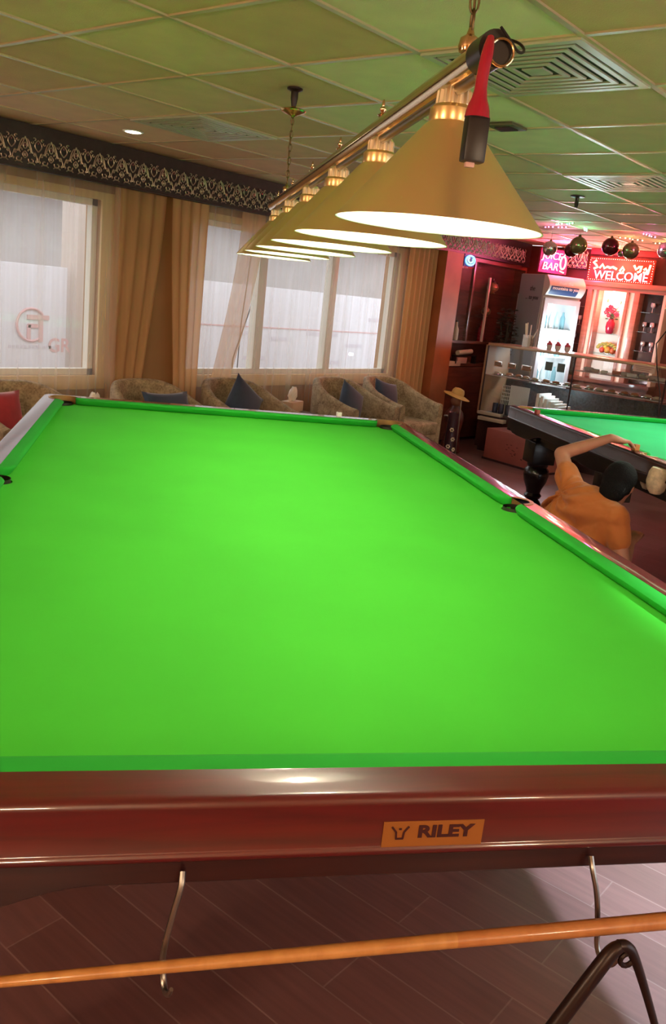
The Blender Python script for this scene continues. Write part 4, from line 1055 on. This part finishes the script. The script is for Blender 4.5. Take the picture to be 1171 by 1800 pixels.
b = BM(); b2(b, .01, .54, ya + .01, yb - .01, .421, .44); obj('bottom_tray', b, mat('bottom_tray', (.10, .11, .12), .3, .5), t, smooth=False)
random.seed(21)
ORD = ['leftmost', 'second', 'third', 'fourth', 'fifth', 'sixth', 'seventh', 'eighth', 'ninth', 'tenth', 'eleventh', 'twelfth', 'thirteenth', 'fourteenth', 'fifteenth', 'sixteenth']
def ordl(k): return ORD[k] + ('' if k == 0 else ' from left')
def snack(kind, label, x, y, z, group):
    tt = thing(kind, label, 'snack', (x, y, z), random.uniform(-.5, .5), group)
    if kind == 'wrapped_snack':
        b = BM(); r = random.uniform(.8, 1.2); box(b, (0, 0, .018 * r), (.05, .085 * r, .034 * r), bev=.012); obj('wrapper', b, mat('snack_%d' % random.randrange(4), random.choice([(.55, .08, .05), (.6, .5, .45), (.35, .10, .07), (.7, .68, .66)]), .35), tt)
        b = BM(); b2(b, -.02, .02, -.062 * r, -.040 * r, .012, .016); b2(b, -.02, .02, .040 * r, .062 * r, .012, .016); obj('end_fold', b, M_CHROME, tt, smooth=False)
    else:
        b = BM(); lathe(b, [(.055, 0), (.062, .006), (.060, .010), (.05, .008)], seg=20); obj('plate', b, M_CHROME, tt)
        b = BM(); sphere(b, (0, 0, .018), (.042, .042, .018), 12); obj('pastry', b, mat('pastry_%d' % random.randrange(3), random.choice([(.45, .16, .07), (.35, .08, .05), (.6, .42, .3)]), .5), tt)
for k in range(9): snack('wrapped_snack', 'wrapped snack on upper right counter shelf, ' + ordl(8 - k), 6.14 + random.uniform(-.05, .06), -.17 + k * .098, 1.056, 'wrapped snacks on the upper counter shelf')
for k in range(16): snack('pastry_plate', 'pastry on silver plate, long middle counter shelf, ' + ordl(15 - k), 6.13 + random.uniform(-.05, .06), -.17 + k * .122, .871, 'pastries on the middle counter shelf')
for k in range(7):
    bx = 6.10 + random.uniform(0, .1); tt = thing('drink_can', 'dark drink can in lower left of display counter, ' + ordl(k), 'can', (bx, 1.64 - k * .085, .441), 0, 'dark cans in the bottom of the counter')
    b = BM(); lathe(b, [(.025, 0), (.031, .006), (.031, .10), (.026, .112)], seg=16); obj('body', b, mat('dark_can', (.04, .05, .09), .25, .5), tt)
    b = BM(); lathe(b, [(.025, .110), (.025, .114)], seg=16); obj('lid', b, M_CHROME, tt)
for k in range(6):
    b = BM(); x0_ = 6.10 + .0; b2(b, -.02, .28, -.016, .016, 0, .30 - .022 * k, bev=.003); o = obj('white_tray', b, M_WHITE); o.location = (x0_, 1.10 - k * .05, .441); tag(o, 'white tray strip standing in middle of counter bottom, ' + ordl(k), 'tray', 'white trays in the counter bottom')
tt = thing('wire_basket', 'white wire basket in left bottom of the display counter', 'basket', (6.24, 1.45, .441))
b = BM()
for z_ in (.16, .20, .24, .28, .32): b2(b, -.10, -.097, -.12, .12, z_, z_ + .006)
for k in range(13): b2(b, -.10, -.097, -.12 + k * .02, -.116 + k * .02, .0, .32)
obj('lattice', b, M_WHITE, tt, smooth=False)
b = BM(); b2(b, -.094, .09, -.12, .12, .0, .006); b2(b, .087, .09, -.12, .12, .006, .32); obj('back', b, M_WHITE, tt, smooth=False)
point('counter_fill_light', (6.25, .95, .83), 2.2, (.75, .92, 1), .03)  # added cool fill light, brightens the inside of the counter
for k in range(4):
    b = BM(); b2(b, -.05, .05, -.06, .06, 0, .16 - .02 * (k % 2), bev=.004); o = obj('snack_box', b, mat('pale_carton', (.6, .58, .55), .5)); o.location = (6.12, .52 - k * .19, .441); o.rotation_euler = (0, 0, .2 * k); tag(o, 'pale snack carton in lower right of display counter, ' + ordl(k), 'box', 'pale cartons in the counter bottom')
for y, l in ((.985, 'left one of two dark square cards on the counter glass'), (.845, 'right one of two dark square cards on the counter glass')):
    b = BM(); b2(b, -.003, 0, -.042, .042, -.045, .045); o = obj('card', b, mat('grey_card', (.10, .13, .13), .6), smooth=False); o.location = (5.988, y, 1.055); tag(o, l, 'card')
for y, w_, l in ((1.59, .05, 'silver framed price tag nearest the left end of the counter glass'), (1.42, .05, 'narrow silver price tag on the counter glass'), (1.24, .06, 'silver price tag on counter glass left of the dark square cards')):
    tt = thing('price_tag', l, 'price tag', (5.988, y, 1.00)); b = BM(); b2(b, -.004, 0, -w_, w_, -.030, .030, bev=.002); obj('frame', b, M_CHROME, tt); b = BM(); b2(b, -.006, -.004, -w_ + .01, w_ - .01, -.020, .020); obj('label_card', b, mat('brown_label', (.22, .14, .10), .6), tt, smooth=False)
tt = thing('paper_notice', 'small pink printed notice on right end of the counter glass', 'notice', (5.986, -.03, 1.165))
b = BM(); b2(b, -.002, 0, -.11, .11, -.035, .035); obj('paper', b, mat('pink_paper', (.72, .48, .44), .7), tt, smooth=False)
for k in range(3): b = BM(); b2(b, -.0035, -.002, -.095 + .02 * k, .095 - .01 * k, .016 - k * .018, .021 - k * .018); obj('print_line', b, mat('faded_print', (.35, .15, .14), .7), tt, smooth=False)
# on the counter top
tt = thing('straw_holder', 'clear box of white drinking straws on the counter top', 'straw holder', (6.12, 1.34, 1.216))
b = BM(); b2(b, -.04, .04, -.045, .045, 0, .006); 
for s in (-1, 1): b2(b, s * .04 - .002, s * .04 + .002, -.045, .045, 0, .13); b2(b, -.04, .04, s * .045 - .002, s * .045 + .002, 0, .13)
obj('box', b, glass_mat('acrylic', (.95, .93, .88), .35), tt, smooth=False)
b = BM(); b2(b, -.034, .034, -.038, .038, .008, .10); obj('filling', b, mat('straw_paper', (.72, .66, .52), .7), tt, smooth=False)
for k, (dy, dx, L) in enumerate([(.030, .0, .25), (.022, .01, .26), (.036, -.01, .25), (.028, .015, .24), (-.004, 0, .24), (.002, .01, .235), (-.085, 0, .20)]):
    b = BM(); tube(b, [(dx, .02 * (1 if k < 4 else -.3), .02), (dx, .02 * (1 if k < 4 else -.3) + dy, L)], .006, 8); obj('straw', b, mat('straw_white', (.8, .76, .66), .5), tt)
for k, (y, l) in enumerate([(1.10, 'left'), (1.00, 'middle'), (.89, 'right')]):
    tt = thing('dessert_cup', l + ' one of three small pink-topped dessert cups on the counter top before the fridge', 'cup', (6.16, y, 1.216))
    b = BM(); lathe(b, [(.022, 0), (.034, .05), (.036, .055)], seg=18); obj('cup', b, mat('pale_cup', (.7, .62, .64), .4), tt)
    b = BM(); sphere(b, (0, 0, .062), (.032, .032, .022), 12); sphere(b, (0, .005, .085), (.016, .016, .014), 10); obj('topping', b, mat('pink_topping', (.45, .06, .10), .5), tt)
tt = thing('dark_plant', 'dark bushy potted plant between the teapots and the fridge', 'plant', (6.66, 1.93, 0))
b = BM(); lathe(b, [(.09, 0), (.12, .30), (.125, .32), (.10, .31)], seg=20); obj('pot', b, M_MAHD, tt)
b = BM(); 
for k in range(5): tube(b, [(0, 0, .3), (.03 * math.sin(k), .03 * math.cos(k), .9), (.07 * math.sin(k * 2), .07 * math.cos(k * 2), 1.45)], .010, 6)
obj('stem', b, M_LEATH, tt)
random.seed(31); b = BM()
for k in range(260):
    z = random.uniform(1.02, 1.60); r = .15 * math.sqrt(random.random()) * (1 - abs(z - 1.28) * 1.2); a = random.uniform(0, 2 * PI)
    M_ = Matrix.Rotation(random.uniform(0, 6), 3, 'Z') @ Matrix.Rotation(random.uniform(-1.2, 1.2), 3, 'X')
    sphere(b, (r * math.cos(a), r * math.sin(a), z), (.030, .012, .004), 6, M_)
obj('foliage', b, mat('dark_leaf', (.035, .022, .018), .5), tt)['kind'] = 'stuff'
# cable loop at right end
b = BM(); tube(b, [(5.93, -.22, 1.6), (5.93, -.12, 1.42), (5.93, -.17, 1.20), (5.93, -.25, .95), (5.93, -.28, .70), (5.93, -.28, .3), (5.93, -.28, 0.0)], .006, 6)
tag(obj('wire_stand', b, M_BLACKM), 'thin black wire stand at right end of the display counter', 'stand')
# glass ornament balls
GB = [(.95, 'clear glass ball ornament hanging in front of the JUICE BAR sign', 1.30, 2.27, .078, 0), (.95, 'olive glass ball ornament, highest of the hanging balls', .98, 2.355, .092, 1), (.96, 'dark glass ball ornament overlapping the olive ball', 1.05, 2.265, .074, 2), (.95, 'dark red ball ornament above left end of the WELCOME sign', .63, 2.345, .088, 2), (.95, 'brown glass ball ornament above middle of the WELCOME sign', .41, 2.29, .084, 1), (.96, 'tiny clear ball ornament between the two above the WELCOME sign', .51, 2.262, .034, 0), (.95, 'glass ball ornament at right edge near the ceiling', .06, 2.31, .080, 0)]
BMs = [mat('silver_ball', (.55, .45, .42), .10, .85), mat('olive_ball', (.22, .17, .07), .12, .7), mat('dark_red_ball', (.12, .015, .02), .12, .6)]
for f, l, y, z, r, mi in GB:
    X = -2.618 + (6.2 + 2.618) * f; Y = -3.116 + (y + 3.116) * f; Z = 1.58 + (z - 1.58) * f; r *= f
    Z = min(Z, CZ - r * 1.42)
    tt = thing('ball_ornament', l, 'ornament', (X, Y, Z), 0, 'ball ornaments under the ceiling by the bar')
    b = BM(); sphere(b, (0, 0, 0), r, 28); obj('ball', b, BMs[mi], tt)
    b = BM(); lathe(b, [(r * .22, r * .93), (r * .14, r * 1.12), (r * .04, r * 1.22)], seg=14); obj('cap', b, M_DARKBR, tt)
    b = BM(); tube(b, [(0, 0, r * 1.2), (0, 0, CZ - Z)], .0015, 5); obj('thread', b, M_STEEL, tt)
# tinsel of coloured fairy lights on the bar ceiling
random.seed(9); fl_cols = [('pink_fairy', (1, .2, .6)), ('green_fairy', (.2, 1, .6)), ('amber_fairy', (1, .6, .25))]
k_ = 0
for n_, (cx, cy, c) in enumerate([(5.2, .78, 0), (4.9, .55, 1), (5.3, .52, 1), (6.0, .35, 2), (5.6, .02, 0), (6.3, .1, 2), (6.6, -.25, 0), (5.9, -.35, 2)]):
    tt = thing('fairy_lights', ['pink', 'green', 'amber'][c] + ' fairy light string on bar ceiling, ' + ['beside the lamp shade', 'nearest the ceiling bracket', 'right of the nearest pink string', 'above the dark red ball', 'nearest string toward right edge', 'above the brown ball', 'at right edge nearest the wall', 'at right edge nearest the air vent'][n_], 'fairy lights', (cx, cy, CZ - .012), random.uniform(0, 3), 'fairy lights on the bar ceiling')
    b = BM(); tube(b, [(k * .05 - .15, .012 * math.sin(k * 2), 0) for k in range(7)], .002, 5); obj('wire', b, M_BLACK, tt)
    for k in range(6): b = BM(); sphere(b, (k * .05 - .13, .012 * math.sin(k * 2 + 1), -.003), .007, 8); obj('lamp', b, mat(fl_cols[c][0], (.3, .3, .3), .4, emit=fl_cols[c][1], es=8), tt)
    point('fairy_glow', (cx, cy, CZ - .10), FAIRY, fl_cols[c][1], .04)

# red crate before the counter, statue with hat, floral vase
tt = thing('red_chest', 'low red chest with faint print on the floor in front of the display counter', 'chest', (5.50, 1.0, 0), -.23)
b = BM(); b2(b, 0, .35, -.42, .40, 0.02, .34, bev=.006); obj('body', b, mat('red_laminate', (.30, .075, .06), .45, noise=(5, .12)), tt)
b = BM(); b2(b, -.01, .36, -.43, .41, 0, .022); obj('plinth', b, M_MAHD, tt, smooth=False)
random.seed(2); b = BM()
for k in range(14): sphere(b, (-.001, -.02 + random.uniform(-.12, .12), .15 + random.uniform(-.06, .07)), (.001, .014, .005), 6)
obj('print', b, mat('dark_red_print', (.12, .02, .02), .6), tt, smooth=False)
tt = thing('hat_statue', 'small dark statue wearing a yellow wide-brimmed hat on the floor beside the armchair', 'statue', (5.52, 1.78, 0))
b = BM(); lathe(b, [(.10, 0), (.12, .02), (.10, .10), (.085, .22), (.11, .36), (.10, .44), (.05, .50), (.045, .53), (.06, .56), (.062, .60), (.03, .65)], seg=24); obj('figure', b, mat('dark_red_figure', (.09, .015, .012), .4, noise=(14, .5)), tt)
b = BM(); sphere(b, (-.01, -.01, .575), (.062, .062, .07), 18); obj('face', b, mat('brown_face', (.22, .08, .04), .5), tt)
b = BM(); Mh = Matrix.Rotation(.25, 3, 'X') @ Matrix.Rotation(.12, 3, 'Y'); lathe(b, [(.150, -.010), (.152, -.004), (.10, .012), (.072, .018), (.070, .05), (.055, .078), (.02, .088), (.001, .09)], (0, 0, .625), 28, M=Mh); obj('hat', b, mat('yellow_hat', (.52, .30, .08), .6), tt)
for k, (dy, dz) in enumerate([(.06, .40), (-.02, .36), (.02, .12)]): b = BM(); tube(b, [(-.10, dy, dz), (-.12, dy - .04, dz + .01), (-.10, dy - .09, dz - .01)], .010, 8); obj('trim', b, mat('grey_trim', (.4, .35, .32), .4), tt)
tt = thing('umbrella_vase', 'tall dark floor vase with white painted flowers left of the hatted statue', 'vase', (5.24, 1.62, 0))
b = BM(); lathe(b, [(.055, 0), (.07, .02), (.065, .20), (.055, .42), (.06, .48), (.05, .47)], seg=22); obj('body', b, mat('purple_black_glaze', (.035, .012, .02), .25, coat=.4), tt)
random.seed(4)
for k, (a, z) in enumerate([(200, .12), (235, .20), (215, .30), (255, .09)]):
    b = BM(); a = math.radians(a)
    for q in range(6):
        u, v = .016 * math.cos(q * PI / 3), .016 * math.sin(q * PI / 3)
        c_ = Vector((.0675 * math.cos(a) - u * math.sin(a), .0675 * math.sin(a) + u * math.cos(a), z + v)); sphere(b, c_, (.009, .009, .009), 6)
    obj('painted_flower', b, mat('cream_flower', (.75, .62, .45), .5), tt)
b = BM(); tube(b, [(5.36, 1.60, 0), (5.36, 1.62, .60)], .006, 8); tag(obj('walking_stick', b, M_STEEL), 'thin pale stick standing between the floral vase and the statue', 'stick')

# chalks
def chalk(label, x, y, z, m, s=.024, face=None):
    tt = thing('chalk_cube', label, 'chalk', tw(x, y, z), -TH + .2)
    b = BM(); box(b, (0, 0, s / 2), (s, s, s), bev=.002); obj('block', b, m, tt)
    b = BM(); lathe(b, [(s * .3, s + .0005), (s * .28, s - .0005)], seg=14); obj('worn_top', b, face or M_NAVY, tt)
chalk('white cube of chalk on far rail of the nearest table', 1.51, 3.569 + .088, .0365, M_WHITE, .026)
chalk('small red cube of chalk on left rail of the farther table', 3.155, 4.55, .0365, mat('red_chalk', (.4, .08, .06), .7), .030)
chalk('orange cube of chalk beside the hand of the person in orange', 3.168, 3.23, .0365, mat('orange_chalk', (.6, .25, .08), .7), .034)

# ================================================================== PERSON
def W_(x, y, z): return Vector(tw(x, y, z - ZB))
def limb(b, pts, rad, seg=14):
    pts = [Vector(p) for p in pts]; tube(b, pts, rad, seg)
    for p, r in zip(pts, rad): sphere(b, p, r, 12)
def remesh(name, b, m, parent, vox, smooth=4):
    me = bpy.data.meshes.new(name); b.to_mesh(me); b.free(); o = bpy.data.objects.new(name, me); COL.objects.link(o)
    r = o.modifiers.new('r', 'REMESH'); r.mode = 'VOXEL'; r.voxel_size = vox
    s = o.modifiers.new('s', 'SMOOTH'); s.iterations = smooth; s.factor = .5
    dg = bpy.context.evaluated_depsgraph_get(); me2 = bpy.data.meshes.new_from_object(o.evaluated_get(dg)); o.modifiers.clear(); o.data = me2
    me2.name = name; me2.materials.append(m)
    for p in me2.polygons: p.use_smooth = True
    inv = parent.matrix_world.inverted(); me2.transform(inv); o.parent = parent
    return o
base = W_(2.68, 3.12, .85) ; base.z = 0
per = bpy.data.objects.new('person', None); COL.objects.link(per); per.location = base
per.matrix_world = Matrix.Translation(base)
tag(per, 'person in orange T-shirt crouching, back turned, left hand on the farther table rail', 'person')
SK = mat('skin', (.50, .23, .15), .5, noise=(20, .08)); SHIRT = mat('orange_shirt', (.58, .17, .035), .8, sheen=.2, noise=(8, .06), bump=(6, .55)); TRO = mat('dark_trousers', (.012, .012, .018), .85); SHIRT.node_tree.nodes['Bump'].inputs['Distance'].default_value = .06; HAIR = mat('black_hair', (.004, .0035, .004), .75, bump=(140, .6), spec=.15)
pel, mid, che, nek, hed = W_(2.69, 3.16, .24), W_(2.73, 3.09, .42), W_(2.80, 2.98, .575), W_(2.86, 2.93, .655), W_(2.925, 2.925, .745)
sl, sr = W_(2.775, 3.125, .635), W_(2.86, 2.80, .585)
el, wl = W_(2.765, 3.325, .82), W_(3.00, 3.225, .945)
er, wr = W_(2.90, 2.70, .36), W_(3.02, 2.86, .44)
b = BM()
limb(b, [pel, mid, che, nek], [.12, .115, .12, .055]); limb(b, [nek, hed], [.055, .06])
limb(b, [sl, sl.lerp(el, .5), el], [.052, .046, .040]); limb(b, [el, el.lerp(wl, .35), wl], [.040, .038, .025])
limb(b, [sr, sr.lerp(er, .5), er], [.052, .046, .040]); limb(b, [er, er.lerp(wr, .35), wr], [.040, .036, .025])
# head: skull, jaw, nose, ears, facing the farther table, tipped forward
hf = (W_(3.06, 3.03, .64) - hed).normalized(); hr_ = hf.cross(Vector((0, 0, 1))).normalized(); hu = hr_.cross(hf).normalized()
HM = Matrix((hr_, hf, hu)).transposed()
def hp(x, y, z): return hed + hr_ * x + hf * y + hu * z
sphere(b, hed, (.075, .092, .100), 24, HM); sphere(b, hp(0, .030, -.065), (.052, .055, .055), 16, HM); sphere(b, hp(0, .092, -.018), (.013, .020, .022), 10, HM)
for s in (-1, 1): sphere(b, hp(s * .078, -.005, -.012), (.010, .020, .030), 10, HM); sphere(b, hp(s * .030, .082, .012), (.018, .008, .010), 8, HM)
sphere(b, hp(0, .082, -.058), (.024, .008, .008), 8, HM)
# left hand on the rail
def hand(b, w, kn, side, up, curl, Lf=.075):
    d = (kn - w).normalized(); s_ = side.normalized(); 
    limb(b, [w, w.lerp(kn, .5), kn], [.026, .024, .018]); 
    for k in (-1.4, -.5, .5, 1.4): limb(b, [w.lerp(kn, .35) + s_ * k * .012, kn + s_ * k * .018], [.016, .0115], 8)
    for i, k in enumerate((-1.5, -.5, .5, 1.5)):
        L = Lf * (.88, 1.0, .95, .78)[i]; p0 = kn + s_ * k * .019
        p1 = p0 + d * L * .45 + up * .008; p2 = p1 + d * L * .32 - up * curl; p3 = p2 + d * L * .24 - up * curl * 1.3
        limb(b, [p0, p1, p2, p3], [.0105, .0098, .0088, .0075], 8)
    t0 = w.lerp(kn, .30) - s_ * .022; t1 = t0 - s_ * .028 + d * .022 - up * .006; t2 = t1 - s_ * .006 + d * .028 - up * .008
    limb(b, [t0, t1, t2], [.015, .0115, .009], 8)
kl = W_(3.075, 3.215, .933)
up_ = Vector((0, 0, 1)); hand(b, wl, kl, (kl - wl).cross(up_), up_, .012)
kr = W_(3.08, 2.92, .46); hand(b, wr, kr, (kr - wr).cross(up_), up_, .010)
remesh('body', b, SK, per, .0065, 3)
b = BM()
limb(b, [W_(2.67, 3.17, .20), W_(2.715, 3.12, .36), W_(2.76, 3.05, .50)], [.155, .150, .150]); limb(b, [sl, che, sr], [.085, .145, .085])
limb(b, [W_(2.735, 3.22, .42), sl], [.10, .08]); limb(b, [W_(2.80, 2.93, .40), sr], [.12, .08])
limb(b, [che, nek], [.13, .070]); limb(b, [sl, sl.lerp(el, .52)], [.075, .066]); limb(b, [sr, sr.lerp(er, .50)], [.075, .066])
# folds running from the raised shoulder
for k in range(5):
    f = k / 4; a0 = sl.lerp(sr, .15 + .12 * k) + Vector((0, 0, .0)); a1 = W_(2.735 - .02 * f, 3.25 - .10 * f, .50 - .09 * k)
    off = (W_(2.4, 2.9, .7) - che).normalized() * .125
    limb(b, [sl + off * .35, a0.lerp(a1, .5) + off * .93, a1 + off * .72], [.012, .014, .008], 8)
o = remesh('shirt', b, SHIRT, per, .007, 7)
inv_ = per.matrix_world.inverted(); c0 = inv_ @ sl; dr_ = (sr - sl).normalized()
nrm_ = [v.normal.copy() for v in o.data.vertices]
for v, nn in zip(o.data.vertices, nrm_):
    q = v.co - c0; d_ = q.length; ang_ = math.atan2(q.z, q.dot(dr_))
    f_ = math.exp(-((d_ - .14) / .13) ** 2) * max(0, nn.dot((W_(2.3, 2.6, .7) - che).normalized()) + .3)
    v.co += nn * (.0085 * f_ * math.sin(ang_ * 11 + 3 * math.sin(d_ * 14)) + .003 * math.sin(q.z * 34 + q.dot(dr_) * 12)); o['label'] = 'orange T-shirt'
b = BM()
kn1, kn2 = W_(2.99, 3.27, .40), W_(3.00, 2.93, .40); an1, an2 = W_(2.76, 3.26, .09), W_(2.80, 2.96, .09)
limb(b, [W_(2.69, 3.20, .21), kn1], [.125, .072]); limb(b, [W_(2.70, 3.08, .21), kn2], [.125, .072]); limb(b, [kn1, kn1.lerp(an1, .4), an1], [.068, .064, .045]); limb(b, [kn2, kn2.lerp(an2, .4), an2], [.068, .064, .045])
limb(b, [W_(2.69, 3.20, .20), W_(2.70, 3.08, .20)], [.13, .13])
o = remesh('trousers', b, TRO, per, .010, 4)
for a_, nm in ((an1, 0), (an2, 1)):
    b = BM(); d_ = (W_(3, 3.2, 0) - W_(2.7, 3.2, 0)).normalized(); a2 = Vector((a_.x, a_.y, .045)); limb(b, [a2 - d_ * .04, a2 + d_ * .08, a2 + d_ * .15], [.042, .042, .034]); remesh('shoe', b, M_BLACK, per, .010, 3)
b = BM(); sphere(b, hp(0, -.014, .022), (.090, .098, .100), 28, HM); sphere(b, hp(0, -.045, -.055), (.074, .060, .080), 18, HM); sphere(b, hp(0, -.02, -.02), (.086, .070, .060), 18, HM)
o = remesh('hair', b, HAIR, per, .008, 10); o['label'] = 'short black hair'
